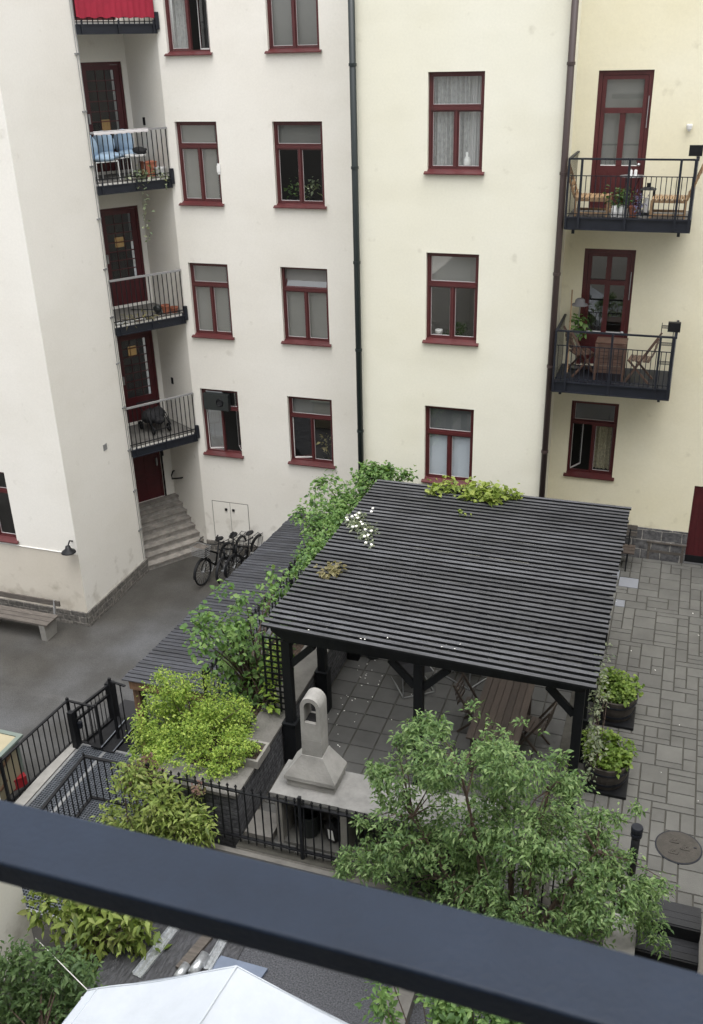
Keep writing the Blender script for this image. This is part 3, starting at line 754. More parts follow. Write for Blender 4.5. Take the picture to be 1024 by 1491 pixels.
# ------------------------------------------------------------------ cream house: front and set-back wing
bc = empty('apartment_building', 'cream yellow apartment building with oxblood windows, behind the pergola', 'building')
FC = Frame((0, YC, 0), (1, 0, 0), (0, 1, 0)); FDD = Frame((0, YD, 0), (1, 0, 0), (0, 1, 0))
XCR = -2.26
c_rows = [(7.87, 9.58), (4.70, 6.45), (1.69, 3.38)]
ca = (-4.72, -3.70)
wall('wall', FC, XCL, XCR, -.02, WTOP, [(*ca, *r) for r in c_rows], M['cream'], bc)
mb = MB(); mb.quad((XCR, YC, -.02), (XCR, YD, -.02), (XCR, YD, WTOP), (XCR, YC, WTOP)); mb.build('wall', M['cream'], bc)
mb = MB(); mb.quad((XCL, YB, G), (XCL, YC, G), (XCL, YC, WTOP), (XCL, YB, WTOP)); mb.build('wall', M['cream'], bc)
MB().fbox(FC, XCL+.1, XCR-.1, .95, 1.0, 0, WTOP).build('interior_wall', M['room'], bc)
window(FC, *ca, *c_rows[0], bc, content='none', transom=.36); window(FC, *ca, *c_rows[1], bc, content='topgrey', transom=.36); window(FC, *ca, *c_rows[2], bc, content='venetian', transom=.36)
D1 = (-1.875, -.925, 7.15, 9.53); D2 = (-1.875, -.925, 4.14, 6.44); W3 = (-1.895, -.95, 1.72, 3.385)
DR0 = float(at_y(1000, 790, YD)[0]); DRT = float(at_y(1008, 707, YD)[2])
wall('wall', FDD, XCR, 9, .7, WTOP, [D1, D2, W3, (DR0, DR0+1.6, .7, DRT)], M['yellow'], bc)
mb = MB(); mb.fbox(FDD, XCR, DR0-.001, -.03, .15, -.02, .71); mb.fbox(FDD, DR0+1.601, 9, -.03, .15, -.02, .71); mb.build('stone_plinth', M['plinth'], bc)
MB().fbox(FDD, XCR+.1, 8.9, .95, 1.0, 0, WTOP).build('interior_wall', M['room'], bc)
window(FDD, *W3, bc, content='topblind', opening={'l': 62})
def glazed_door(a0, a1, c0, c1, kind):
    mb = MB(); F = FDD; b0, b1 = .05, .12
    mb.fbox(F, a0, a0+.075, b0, b1, c0, c1); mb.fbox(F, a1-.075, a1, b0, b1, c0, c1); mb.fbox(F, a0+.075, a1-.075, b0, b1, c1-.075, c1)
    x0, x1, mid = a0+.08, a1-.08, (a0+a1)/2
    pz = c0+.78 if kind == 1 else c0+.68; zt = c1-.66 if kind == 1 else c1-.64
    fb0, fb1 = b0+.015, b1-.01
    mb.fbox(F, x0, x1, fb0, fb1, c0+.03, pz)
    for k in range(9): x = x0+.06+(x1-x0-.12)*k/8; mb.fbox(F, x-.004, x+.004, fb0-.006, fb0-.0005, c0+.1, pz-.1)
    mb.fbox(F, x0, x0+.07, fb0, fb1, pz, c1-.08); mb.fbox(F, x1-.07, x1, fb0, fb1, pz, c1-.08); mb.fbox(F, x0+.07, x1-.07, fb0, fb1, c1-.15, c1-.08)
    mb.fbox(F, x0+.07, x1-.07, b0-.008, fb1, zt-.045, zt+.045)
    mb.fbox(F, mid-.05, mid+.05, fb0-.004, fb1, pz, zt-.045)
    if kind == 2: mb.fbox(F, mid-.05, mid+.05, fb0-.004, fb1, zt+.045, c1-.15)
    d = mb.build('balcony_door', M['red'], bc)
    pm = MB(); pm.quad(F(x0+.07, b0+.05, pz), F(x1-.07, b0+.05, pz), F(x1-.07, b0+.05, c1-.15), F(x0+.07, b0+.05, c1-.15)); pm.build('pane', M['glass'], d)
    if kind == 1: MB().fbox(F, x0+.02, x1-.02, b1+.05, b1+.06, pz-.1, c1-.1).build('blind', M['blind'], d)
    h = MB(); h.lathe(F(x1-.035, -.0, pz+.03), [(.001, -.03), (.03, -.01), (.03, .015), (.001, .03)], 10); h.build('handle', M['aluminium'], d, True)
    MB().fbox(F, a1-.055, a1-.045, b0-.03, b0-.001, c1-.95, c1-.42).build('stay_arm', M['aluminium'], d)
    bb = MB(); e = .012
    for p0, p1 in ((x0+.07, mid-.05), (mid+.05, x1-.07)): bb.fbox(F, p0, p1, fb0+.002, fb0+.02, pz, pz+e)
    bb.build('glazing_bead', M['white_paint'], d)
glazed_door(*D1, 1); glazed_door(*D2, 2)
mb = MB(); mb.fbox(FDD, DR0+.004, DR0+1.596, .03, .08, .02, DRT-.004)
for k in range(16): mb.fbox(FDD, DR0+.05+k*.1-.004, DR0+.05+k*.1+.004, .022, .0295, .2, DRT-.05)
dd = mb.build('boarded_door', M['darkred'], bc); MB().fbox(FDD, DR0+.004, DR0+1.596, .015, .0295, .02, .18).build('kick_plate', M['black'], dd)
# steel balconies
def steel_balcony(f, X0, X1, Y0, extra):
    Y1 = YD-.004
    b = MB(); b.box(X0, X1, Y0, Y1, f-.05, f-.012); bo = b.build('balcony', M['coping'] if extra == 1 else M['steel'], bc)
    e = MB(); e.box(X0-.01, X1+.01, Y0-.05, Y0-.002, f-.20, f+.015); e.box(X0-.01, X1+.01, Y0-.075, Y0-.052, f-.012, f+.012); e.box(X0-.01, X1+.01, Y0-.075, Y0-.052, f-.205, f-.185)
    e.box(X0-.01, X0+.03, Y0, Y1, f-.19, f-.052); e.box(X1-.03, X1+.012, Y0, Y1, f-.19, f-.052)
    for x in (X0+.1, X1-.2): e.box(x, x+.05, Y0+.1, Y0+.15, f-.30, f-.191)
    e.build('edge_beam', M['steel'], bo)
    t = MB(); rz = f+1.0
    t.box(X0-.02, X1+.02, Y0-.06, Y0-.015, rz-.03, rz); t.box(X0-.02, X0+.025, Y0-.01, Y1, rz-.03, rz); t.box(X1-.025, X1+.02, Y0-.01, Y1, rz-.03, rz)
    for x in (X0+.0, X0+.22, (X0+X1)/2-.04, X1-.26, X1-.03): t.box(x-.02, x+.02, Y0-.095, Y0-.06, f-.19, rz-.005)
    t.build('railing_frame', M['steel'], bo)
    s = MB(); s.box(X0+.02, X1-.02, Y0-.045, Y0-.03, f+.70, f+.715); s.box(X0+.02, X1-.02, Y0-.045, Y0-.03, f+.06, f+.075)
    n = 24
    for i in range(n+1): x = X0+.05+(X1-X0-.1)*i/n; s.box(x-.007, x+.007, Y0-.045, Y0-.031, f+.0, f+.71)
    for i in range(7):
        y = Y0+.14+i*.15
        for x in (X0+.01, X1-.01): s.box(x-.004, x+.004, y-.004, y+.004, f-.05, f+.98)
    s.build('balusters', M['steel'], bo)
YBAL = 18.03
BF1, BF2 = 7.19, 4.16
steel_balcony(BF1, -2.13, -.02, YBAL, 1); steel_balcony(BF2, -2.15, -.02, YBAL, 2)
# downpipes
def downpipe(x, y, r, z0, z1, m, parent):
    mb = MB(); mb.tube([(x, y, z0), (x, y, z1)], r, 12)
    o = mb.build('downpipe', m, parent, True)
    z = z0+.9
    while z < z1: c = MB(); c.tube([(x, y, z), (x, y, z+.05)], r+.012, 12); c.box(x-.015, x+.015, y, y+r+.06, z+.01, z+.04); c.build('pipe_collar', m, o); z += 1.75
pl, pr = at_y(509, 100, YC-.1), at_y(518.5, 100, YC-.1)
downpipe((pl[0]+pr[0])/2, YC-.1, (pr[0]-pl[0])/2, G, WTOP, M['blackpipe'], bc)
pl, pr = at_y(826, 100, YC-.09), at_y(836.5, 100, YC-.09)
downpipe((pl[0]+pr[0])/2, YC-.09, (pr[0]-pl[0])/2, 0, WTOP, M['brownpipe'], bc)
sn = at_y(1004, 185, YD-.05)
mb = MB(); mb.lathe((sn[0], YD-.06, sn[2]), [(.02, -.07), (.045, -.03), (.055, .03), (.05, .05)], 12); mb.box(sn[0]-.03, sn[0]+.03, YD-.06, YD-.001, sn[2]-.02, sn[2]+.05)
mb.build('wall_sensor', M['white_pot'], bc)
settle(bc)
# curtains and things on the inner window ledges
curtain(FC, ca[0]+.08, ca[0]+.74, c_rows[0][0]+.1, c_rows[0][1]-.06, .20, M['net'], 'grey pleated curtain in the top cream-wall window', 8)
curtain(FC, ca[0]+.70, ca[1]-.07, c_rows[0][0]+.1, c_rows[0][1]-.06, .24, M['curtain'], 'lighter pleated curtain bunched at the right of the top cream-wall window', 5)
curtain(FDD, W3[1]-.42, W3[1]-.1, W3[2]+.12, W3[3]-.5, .27, M['patterncurtain'], 'cream patterned curtain in the window under the balconies', 4)
curtain(FB, colsB[0][0]+.06, colsB[0][0]+.42, rowsB[0][0]+.1, rowsB[0][1]-.06, .27, M['net'], 'lace curtain in the half-open window at the top left', 4)
def ledge_thing(F, a, b, c, prof, m, name, label, cat):
    mb = MB(); mb.lathe(F(a, b, c), prof, 14); return tag(mb.build(name, m, None, True), label, cat)
ledge_thing(FC, -4.02, .21, c_rows[0][0]+.10, [(.05, 0), (.075, .06), (.06, .14), (.03, .20), (.035, .25), (.02, .27)], M['white_pot'], 'vase', 'white rounded vase on the ledge of the top cream-wall window', 'vase')
ledge_thing(FC, -4.50, .21, c_rows[1][0]+.10, [(.06, 0), (.075, .10), (.078, .12), (.06, .12)], M['white_pot'], 'flower_pot', 'white pot on the ledge of the middle cream-wall window', 'pot')
def ledge_plant(F, a, b, c, h, label, leafm, seed):
    r = empty('house_plant', label, 'plant')
    MB().lathe(F(a, b, c), [(.05, 0), (.065, .1), (.06, .1)], 10).build('pot', M['black'], r)
    leaf_mesh('foliage', [(F(a, b, c+.1+h*.5), (.14, .07, h*.5), 1)], 40, .11, .6, 1, seed, leafm, r, gap=-2)
    settle(r)
ledge_plant(FB, -8.10, .24, rowsB[1][0]+.1, .30, 'green house plant behind the left pane of the right window, second row', M['leaf_dark'], 3)
ledge_plant(FB, -7.70, .24, rowsB[1][0]+.1, .40, 'thin pale plant behind the right pane of the right window, second row', M['leaf_grey'], 4)
ledge_plant(FB, -7.62, .22, rowsB[3][0]+.1, .55, 'bunch of dry stalks behind the lowest right-hand window', M['leaf_dry'], 5)
# black box hung in the transom of the lowest left window
mb = MB(); a0, a1 = colsB[0]; c1 = rowsB[3][1]
mb.fbox(FB, a0+.10, a0+.74, -.06, .083, c1-.50, c1-.10)
bx = empty('vent_box', 'black ventilation box with a round hole in the lowest left window', 'vent box')
mb.build('body', M['bin'], bx)
ho = MB(); cpt = FB(a0+.52, -.065, c1-.30)
ho.ring(cpt, .085, .018, (0, 1, 0), 20, 6); ho.build('outlet', M['black'], bx)
ho = MB(); ho.add([(cpt[0]+.085*math.cos(t), cpt[1]+.003, cpt[2]+.085*math.sin(t)) for t in [2*math.pi*i/20 for i in range(20)]], [tuple(range(20))]); ho.build('opening', M['blacktex'], bx)
settle(bx)
# thermometer on a window of the white wall
mb = MB(); mb.fbox(FB, -9.74, -9.68, -.03, -.002, 7.62, 7.84); mb.fbox(FB, -9.75, -9.67, -.04, -.031, 7.66, 7.80)
tag(mb.build('thermometer', M['white_pot']), 'white thermometer beside the left window, second row', 'thermometer')

# ------------------------------------------------------------------ own house: the wall behind the viewer, its left wing and an added unseen one
bo = empty('apartment_building', 'white rendered house wing whose corner shows at the lower left edge', 'building')
XL, YL, XR, YR = float(at_z(50, 1370, G)[0]), float(at_z(50, 1370, G)[1]), 1.155, 9.45
mb = MB(); mb.box(XL-6, XL, -.6, YL, G, 3.2); mb.build('left_wing', M['white'], bo)
mb = MB(); mb.box(XR, XR+.4, -.6, YR, G, 1.1); tag(mb.build('garden_wall', M['pinkish']), 'pinkish white wall at the right edge beside the black steps', 'wall')
MB().box(-2.2, 1.3, -.602, -.56, 8.3, 11.4).build('balcony_door', M['room'], bo)  # unseen dark panel, added to keep bounced light off the handrail's near face
mb = MB(); mb.box(XL-6, 10.5, -6, -.603, G, 16.5); mb.build('wall', M['white'], bo)
mb = MB(); mb.box(6.4, 10.5, -.602, YD-.01, -.02, 11.5); mb.build('unseen_shade_wing', M['white'], bo)  # out of view, added to shade the set-back wall and the paving
mb = MB(); mb.box(-3.2, 1.15, -.6, .50, 8.15, 8.3); mb.build('balcony', M['concrete'], bo)
settle(bo)

# ------------------------------------------------------------------ pergola
pg = empty('pergola', 'large black slatted pergola over the patio', 'pergola')
PZ = 2.62
c_fl, c_fr, c_bl, c_br = [at_z(*p, PZ)[:2] for p in ((380, 909), (868, 1002), (548, 700), (918, 741))]
NS = 42
mb = MB(); rg = random.Random(3)
for i in range(NS):
    s = i/(NS-1); A = c_fl*(1-s)+c_bl*s; B = c_fr*(1-s)+c_br*s
    e0, e1 = rg.uniform(-.012, .012), rg.uniform(-.012, .02); dz = rg.uniform(-.003, .003)
    p_, q_ = Vector((A[0]+e0, A[1]+.04, PZ-.002+dz)), Vector((B[0]+e1, B[1]+.04, PZ-.002+rg.uniform(-.004, .004))); hw = rg.uniform(.033, .036)
    y_ = Vector((0, hw, 0)); z_ = Vector((0, 0, .034))
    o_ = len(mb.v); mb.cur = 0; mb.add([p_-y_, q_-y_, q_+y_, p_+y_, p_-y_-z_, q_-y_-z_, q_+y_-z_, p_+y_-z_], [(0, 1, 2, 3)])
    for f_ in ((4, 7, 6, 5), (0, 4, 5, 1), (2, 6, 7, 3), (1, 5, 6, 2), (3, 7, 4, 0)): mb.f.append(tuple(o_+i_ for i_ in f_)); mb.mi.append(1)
mb.build('slat_roof', [M['slat'], M['black']], pg)  # black sides under lighter tops: shade between the slats put into the colour
for i in range(12):
    s = (i+.35)/11.7; A = c_fl*(1-s)+c_fr*s; B = c_bl*(1-s)+c_br*s
    mb = MB(); x = A[0]; y0 = A[1]+.12; w = .024; zt = PZ-.04; zb = PZ-.155
    y1 = B[1]-.05; x1 = B[0]
    vs = []
    for sx in (-w, w): vs += [(x+sx, y0-.02, zt), (x+sx, y0-.02, zt-.04), (x+sx, y0+.10, zb), (x1+sx, y1, zb), (x1+sx, y1, zt)]
    mb.add(vs, [(0, 1, 2, 3, 4), (9, 8, 7, 6, 5), (0, 5, 6, 1), (1, 6, 7, 2), (2, 7, 8, 3), (3, 8, 9, 4), (4, 9, 5, 0)])
    mb.build('rafter', M['beam'], pg)
XPL, XPR = -4.87, -.66
yF = 10.86
def beam_x(x0, x1, y):
    mb = MB(); z1, z0 = PZ-.16, PZ-.36; w = .055
    vs = []
    for sy in (-w, w): vs += [(x0, y+sy, z1), (x0, y+sy, z1-.05), (x0+.22, y+sy, z0), (x1-.22, y+sy, z0), (x1, y+sy, z1-.05), (x1, y+sy, z1)]
    mb.add(vs, [(0, 1, 2, 3, 4, 5), (11, 10, 9, 8, 7, 6)]+[(i, i+6, (i+1) % 6+6, (i+1) % 6) for i in range(6)]); mb.build('beam', M['beam'], pg)
for y in (yF, 13.3, 15.6): beam_x(c_fl[0]+.06, c_fr[0]-.03, y)
for x in (XPL, XPR):
    MB().box(x-.05, x+.05, yF+.06, 15.5, PZ-.36-.16, PZ-.362).build('beam', M['beam'], pg)
def post(x, y, sleeve=True):
    mb = MB(); mb.box(x-.065, x+.065, y-.065, y+.065, 0, PZ-.363); p = mb.build('post', M['beam'], pg)
    if sleeve:
        s = MB(); s.box(x-.10, x+.10, y-.10, y+.10, 0, .78); s.box(x-.112, x+.112, y-.112, y+.112, .78, .81); s.build('post_sleeve', M['beam'], p)
posts = [(XPL, yF), (XPL, 12.25), (XPL, 13.85), (XPL, 15.5), (XPR, yF), (XPR-.02, 12.25), (XPR, 13.85), (XPR, 15.5), (-2.87, yF), (-2.87, 15.5)]
for x, y in posts: post(x, y, x < -3 or (x > -1 and y > 12))
def brace(p, q): MB().bar(p, q, .06, .10).build('brace', M['beam'], pg)
zb = PZ-.37
for x, sg in ((XPL, 1), (-2.87, -1), (-2.87, 1), (XPR, -1)): brace((x+sg*.06, yF, zb-.40), (x+sg*.42, yF, zb-.02))
# trellis strips beside the left posts
for y, z0, z1 in ((yF+.1, .86, 2.2), (12.3, 1.5, 2.2)):
    t = MB(); x0, x1 = XPL-.42, XPL-.08
    for k in range(4): x = x0+(x1-x0)*k/3; t.box(x-.014, x+.014, y-.012, y+.012, z0, z1)
    z = z0+.05
    while z < z1: t.box(x0, x1, y-.021, y-.0125, z, z+.03); z += .105
    t.build('trellis', M['beam'], pg)
settle(pg)

# ------------------------------------------------------------------ planter with stacked-stone walls
pn = empty('planter', 'long raised planter of stacked dark stone with grey coping', 'planter')
PT = .80
mb = MB(); mb.box(PLX0, PLX1, 9.14, 9.42, G, PT-.05); mb.box(PLX1-.28, PLX1, 9.42, 17.4, -.02, PT-.05); mb.box(PLX0, PLX0+.2, 9.42, 17.4, G, PT-.05)
mb.build('stone_wall', M['stackstone'], pn)
mb = MB(); mb.box(PLX0-.03, PLX1+.025, 9.10, 9.52, PT-.049, PT); mb.box(PLX1-.42, PLX1+.025, 9.522, 17.4, PT-.049, PT); mb.build('coping', M['coping'], pn)
mb = MB(); n = 30
vs = []; 
for j in range(n*2+1):
    for i in range(7):
        x = PLX0+.2+(PLX1-.43-PLX0-.2)*i/6; y = 9.53+(17.4-9.53)*j/(n*2); vs.append((x, y, PT-.10+.05*noise.noise(Vector((x*3, y*3, 1)))))
mb.add(vs, [(j*7+i, j*7+i+1, (j+1)*7+i+1, (j+1)*7+i) for j in range(n*2) for i in range(6)]); mb.build('soil', M['soil'], pn, True)
settle(pn)
tp = at_z(372, 1103, PT)
tr = empty('trough', 'small square stone trough standing on the planter coping', 'trough')
mb = MB(); cx, cy = tp[0]-.03, tp[1]+.0
for x0, x1, y0, y1 in ((-.19, .17, -.22, -.18), (-.19, .17, .18, .22), (-.19, -.15, -.18, .18), (.13, .17, -.18, .18)): mb.box(cx+x0, cx+x1, cy+y0, cy+y1, PT, PT+.13)
mb.build('body', M['concrete'], tr); MB().box(cx-.149, cx+.129, cy-.179, cy+.179, PT, PT+.07).build('earth', M['soil'], tr); settle(tr)

# ------------------------------------------------------------------ bike shed
sh = empty('bike_shed', 'long low shed with dark board roof on brown timber posts', 'shed')
SZ = .5
s_fl, s_bl = at_z(177, 989, SZ)[:2], at_z(432, 744, SZ)[:2]
mb = MB(); nb = 66; rg = random.Random(9); XS1 = PLX0-.12
for i in range(nb):
    s0, s1 = i/nb, (i+.80)/nb
    a, b = s_fl*(1-s0)+s_bl*s0, s_fl*(1-s1)+s_bl*s1
    e = rg.uniform(-.012, .012); dz = rg.uniform(-.003, .003)
    mb.add([(a[0]+e, a[1], SZ-.02+dz), (XS1, a[1]-.08, SZ+.10+dz), (XS1, b[1]-.08, SZ+.10+dz), (b[0]+e, b[1], SZ-.02+dz),
            (a[0]+e, a[1], SZ+dz), (XS1, a[1]-.08, SZ+.12+dz), (XS1, b[1]-.08, SZ+.12+dz), (b[0]+e, b[1], SZ+dz)], BF)
mb.build('roof', M['shedroof'], sh)
ys = s_fl[1]
mb = MB(); mb.bar((s_fl[0]+.12, ys+.05, SZ-.11), (XS1, ys-.02, SZ+.0), .05, .16); mb.bar((s_fl[0]+.14, ys+.06, SZ-.12), (s_bl[0]+.14, s_bl[1]-.1, SZ-.12), .05, .14); mb.build('fascia', M['shedwood'], sh)
for k in range(5):
    s = .01+k*.24; a = s_fl*(1-s)+s_bl*s
    MB().box(a[0]+.11, a[0]+.23, a[1]+.04, a[1]+.16, G, SZ-.06).build('post', M['shedwood'], sh)
MB().box(XS1-.05, XS1, ys, s_bl[1]-.2, G, SZ+.06).build('back_wall', M['shedroof'], sh)
settle(sh)

# ------------------------------------------------------------------ iron fences, gate, grating
def fence(name, label, pts, h, step, posts_at, tip=True, rails=(.12, .92), barr=.0115, railw=(.045, .02), group=None, postr=.022, z0=0.0, feet=None):
    r = empty(name, label, 'fence', group)
    pk = MB()
    for k in range(len(pts)-1):
        a, b = Vector(pts[k]), Vector(pts[k+1]); L = (b-a).length; n = int(L/step)
        for q in rails: MB().bar(a+Vector((0, 0, h*q)), b+Vector((0, 0, h*q)), railw[0], railw[1]).build('rail', M['black'], r)
        for i in range(1, n):
            p = a.lerp(b, i/n); pk.tube([p+Vector((0, 0, .03)), p+Vector((0, 0, h-.02))], barr, 5)
            if tip: pk.lathe((p.x, p.y, p.z+h-.02), [(barr, 0), (barr*2.1, .012), (.001, .055)], 5)
    pk.build('pickets', M['black'], r)
    for p in posts_at:
        MB().box(p[0]-postr, p[0]+postr, p[1]-postr, p[1]+postr, p[2]+(feet or 0), p[2]+h+.06).build('post', M['black'], r)
    return settle(r)
yf = 9.06
fence('iron_fence', 'black iron fence with spear tips in front of the fireplace', [(-6.3, yf, 0), (.08, yf+.02, 0)], 1.02, .122, [(-6.3, yf, 0), (-4.02, yf+.005, 0), (-2.0, yf+.01, 0), (.08, yf+.02, 0)], feet=-.3)
fence('iron_fence', 'black barred fence between the shed roof and the planter bushes', [(PLX0-.06, 10.9, .55), (PLX0-.06, 17.2, .55)], .80, .14, [(PLX0-.06, 10.9, .55), (PLX0-.06, 12.4, .55), (PLX0-.06, 14.5, .55), (PLX0-.06, 17.2, .55)], feet=-2.2)
# kerb strip under the front fence
mb = MB(); mb.box(-6.2, .35, 8.92, 8.999, GL, -.06)
o = mb.build('retaining_wall', M['coping'], None); tag(o, 'low concrete retaining wall below the front iron fence', 'wall')
# railings round the stair pit
A0, A1 = at_z(2, 1108, G+1.0), at_z(98, 1020, G+1.0)
b0 = np.array([A0[0]-.15, A0[1]-1.2, G]); 
fence('railing', 'black railing on a pale kerb beside the steel grating', [(A0[0]-.10, A0[1]-1.3, G), (A1[0], A1[1], G), (A1[0]+.62, A1[1]-.02, G)], 1.0, .135, [(A1[0], A1[1], G), (A1[0]+.62, A1[1]-.02, G), (A0[0]-.02, A0[1], G)], tip=False, rails=(.10, 1.0), railw=(.045, .025))
mb = MB(); mb.box(A1[0]-.04, A1[0]+.16, 8.3, A1[1]+.05, G, G+.10); o = mb.build('kerb', M['concrete_smooth']); tag(o, 'pale concrete kerb under the left railing', 'kerb')
gx0, gx1, gy0, gy1 = A1[0]+.18, A1[0]+2.35, 8.3, A1[1]-.02
gr = empty('steel_grating', 'galvanised walkway grating behind the railings', 'grating')
mb = MB(); mb.box(gx0, gx1, gy0, gy0+.05, G+.02, G+.09); mb.box(gx0, gx1, gy1-.05, gy1, G+.02, G+.09); mb.box(gx0, gx0+.05, gy0+.051, gy1-.051, G+.02, G+.09); mb.box(gx1-.05, gx1, gy0+.051, gy1-.051, G+.02, G+.09); mb.box(gx0+.52, gx0+.58, gy0+.051, gy1-.051, G+.02, G+.092)
mb.build('frame', M['galv'], gr)
mb = MB(); y = gy0+.09
while y < gy1-.06: mb.box(gx0+.05, gx1-.05, y-.005, y+.005, G+.04, G+.086); y += .048
x = gx0+.09
while x < gx1-.06: mb.box(x-.004, x+.004, gy0+.05, gy1-.05, G+.055, G+.084); x += .052
mb.build('bars', M['grating'], gr); settle(gr)
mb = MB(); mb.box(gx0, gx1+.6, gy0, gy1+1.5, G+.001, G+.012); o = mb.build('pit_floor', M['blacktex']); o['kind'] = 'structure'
C1, C2 = at_z(122, 1101, G+1.0), at_z(182, 1112, G+1.0)
fence('railing', 'black railing on the near side of the grating, hiding behind the bushes', [(C1[0]+.1, C1[1]-1.7, G), (C1[0], C1[1], G), (C2[0]+.5, C2[1], G)], 1.0, .125, [(C1[0], C1[1], G), (C2[0]+.5, C2[1], G)], tip=False, rails=(.10, 1.0), railw=(.05, .028), postr=.013)
# gate with thick black posts
gt = empty('iron_gate', 'black barred iron gate with thick posts next to the shed', 'gate')
ga, gb = at_z(168, 1048, G)[:2], at_z(113, 1093, G)[:2]
GH = .86
for zz, tt in ((GH-.02, .05), (GH-.22, .045), (.07, .05)): MB().bar((ga[0], ga[1], G+zz), (gb[0], gb[1], G+zz), .045, tt).build('rail', M['black'], gt)
for p, w in ((ga, .07), (gb, .05)): MB().box(p[0]-w, p[0]+w, p[1]-w, p[1]+w, G, G+GH+.03).build('post', M['black'], gt)
mb = MB()
for i in range(1, 10):
    p = ga*(1-i/10)+gb*(i/10); mb.tube([(p[0], p[1], G+.08), (p[0], p[1], G+GH-.03)], .009, 5)
mb.build('pickets', M['black'], gt)
MB().box(gb[0]+.02, gb[0]+.09, gb[1]+.10, gb[1]+.17, G+.45, G+.57).build('lock', M['steel'], gt); settle(gt)
fa, fb_ = at_z(174, 1082, G), at_z(196, 1090, G)
fence('iron_fence', 'short tall black barred panel between gate and shed post', [tuple(fa), tuple(fb_)], 1.42, .115, [tuple(fa)], tip=False, rails=(.06, 1.0))
fence('iron_fence', 'black barred fence panel under the front edge of the shed roof', [(s_fl[0]+.26, ys+.14, G), (XS1-.1, ys+.14, G)], 1.95, .13, [(s_fl[0]+.30, ys+.14, G)], tip=False, rails=(.06, .98))
# dark perforated steps going down behind the gate
sp = empty('steel_steps', 'black perforated steel steps going down behind the gate', 'steps')
q = at_z(150, 1082, G)
for k in range(4):
    x = q[0]-.05+k*.24; z = G+.16-.04*k
    m_ = MB(); m_.box(x, x+.232, q[1]-.30, q[1]+.62, z-.03, z); t = m_.build('tread', M['black'], sp)
    m2 = MB(); m2.box(x+.205, x+.225, q[1]-.28, q[1]+.60, z+.0005, z+.004); m2.build('nosing', M['grating'], t)
settle(sp)

# ------------------------------------------------------------------ garden fireplace
fp = empty('garden_fireplace', 'pale concrete garden fireplace with arched chimney and hood', 'fireplace')
X0, X1, Y0, Y1 = -4.46, -1.55, 9.22, 9.86
CT = .93
mb = MB(); mb.box(X0, X0+.09, Y0+.02, Y1, 0, CT-.16); mb.box(-3.52, -3.42, Y0+.02, Y1, 0, CT-.16); mb.box(-2.52, -2.42, Y0+.02, Y1, 0, CT-.16); mb.box(X1-.09, X1, Y0+.02, Y1, 0, CT-.16)
mb.box(X0+.09, X1-.09, Y1-.08, Y1-.002, 0, CT-.161); mb.build('base', M['concrete'], fp)
mb = MB(); mb.box(X0-.02, X1+.02, Y0, Y1+.01, CT-.159, CT-.06); mb.box(X0-.05, X1+.05, Y0-.03, Y1+.03, CT-.0595, CT); mb.build('worktop', M['concrete_work'], fp)
mb = MB(); mb.box(X0+.09, X1-.09, Y0+.02, Y1-.08, .0, .05); mb.build('floor_slab', M['slab'], fp)
hx0, hx1, hy0, hy1 = -4.36, -3.62, 9.36, 9.86
mb = MB(); mb.box(hx0+.03, hx1-.03, hy0+.03, hy1-.01, CT, CT+.16)
sx0, sx1, sy0, sy1 = -4.11, -3.83, 9.46, 9.72
zh0, zh1 = CT+.13, 1.46
vs = [(hx0, hy0, zh0), (hx1, hy0, zh0), (hx1, hy1, zh0), (hx0, hy1, zh0), (hx0, hy0, zh0+.06), (hx1, hy0, zh0+.06), (hx1, hy1, zh0+.06), (hx0, hy1, zh0+.06),
      (sx0-.01, sy0-.01, zh1), (sx1+.01, sy0-.01, zh1), (sx1+.01, sy1+.01, zh1), (sx0-.01, sy1+.01, zh1)]
mb.add(vs, [(3, 2, 1, 0), (0, 1, 5, 4), (1, 2, 6, 5), (2, 3, 7, 6), (3, 0, 4, 7), (4, 5, 9, 8), (5, 6, 10, 9), (6, 7, 11, 10), (7, 4, 8, 11), (8, 9, 10, 11)])
mb.build('hood', M['concrete_smooth'], fp)
# chimney: shaft, then an arch-headed outlet open front to back
mb = MB(); mb.box(sx0, sx1, sy0, sy1, zh1, zh1+.26); mb.box(sx0+.004, sx1-.004, sy0+.004, sy1-.004, zh1+.26, zh1+.268); mb.box(sx0, sx1, sy0, sy1, zh1+.268, zh1+.54)
zc0 = zh1+.54; cx = (sx0+sx1)/2; ro = (sx1-sx0)/2; ri = ro-.055; zs = zc0+.24; n = 12
outer = [(sx1, zc0)]+[(cx+ro*math.cos(math.pi*i/n), zs+ro*1.12*math.sin(math.pi*i/n)) for i in range(n+1)]+[(sx0, zc0)]
inner = [(cx+ri, zc0)]+[(cx+ri*math.cos(math.pi*i/n), zs+ri*1.1*math.sin(math.pi*i/n)) for i in range(n+1)]+[(cx-ri, zc0)]
k = len(outer); vs = [(x, y, z) for y in (sy0, sy1) for x, z in outer]+[(x, y, z) for y in (sy0, sy1) for x, z in inner]
fs = []
for i in range(k-1):
    fs += [(i, i+1, 2*k+i+1, 2*k+i), (k+i+1, k+i, 3*k+i, 3*k+i+1), (i+1, i, k+i, k+i+1), (2*k+i, 2*k+i+1, 3*k+i+1, 3*k+i)]
mb.add(vs, fs); mb.bar((cx-ri, (sy0+sy1)/2+.05, zs-.02), (cx+ri, (sy0+sy1)/2+.05, zs-.02), .03, .03)
mb.build('chimney', M['concrete_smooth'], fp)
MB().box(sx0+.05, sx1-.05, sy0+.05, sy1-.05, zc0+.001, zc0+.01).build('flue', M['blacktex'], fp); settle(fp)
mb = MB(); mb.box(-4.93, -4.53, 9.16, 9.62, .0, .13); tag(mb.build('stone_block', M['coping']), 'low concrete block between planter wall and fireplace', 'stone block')
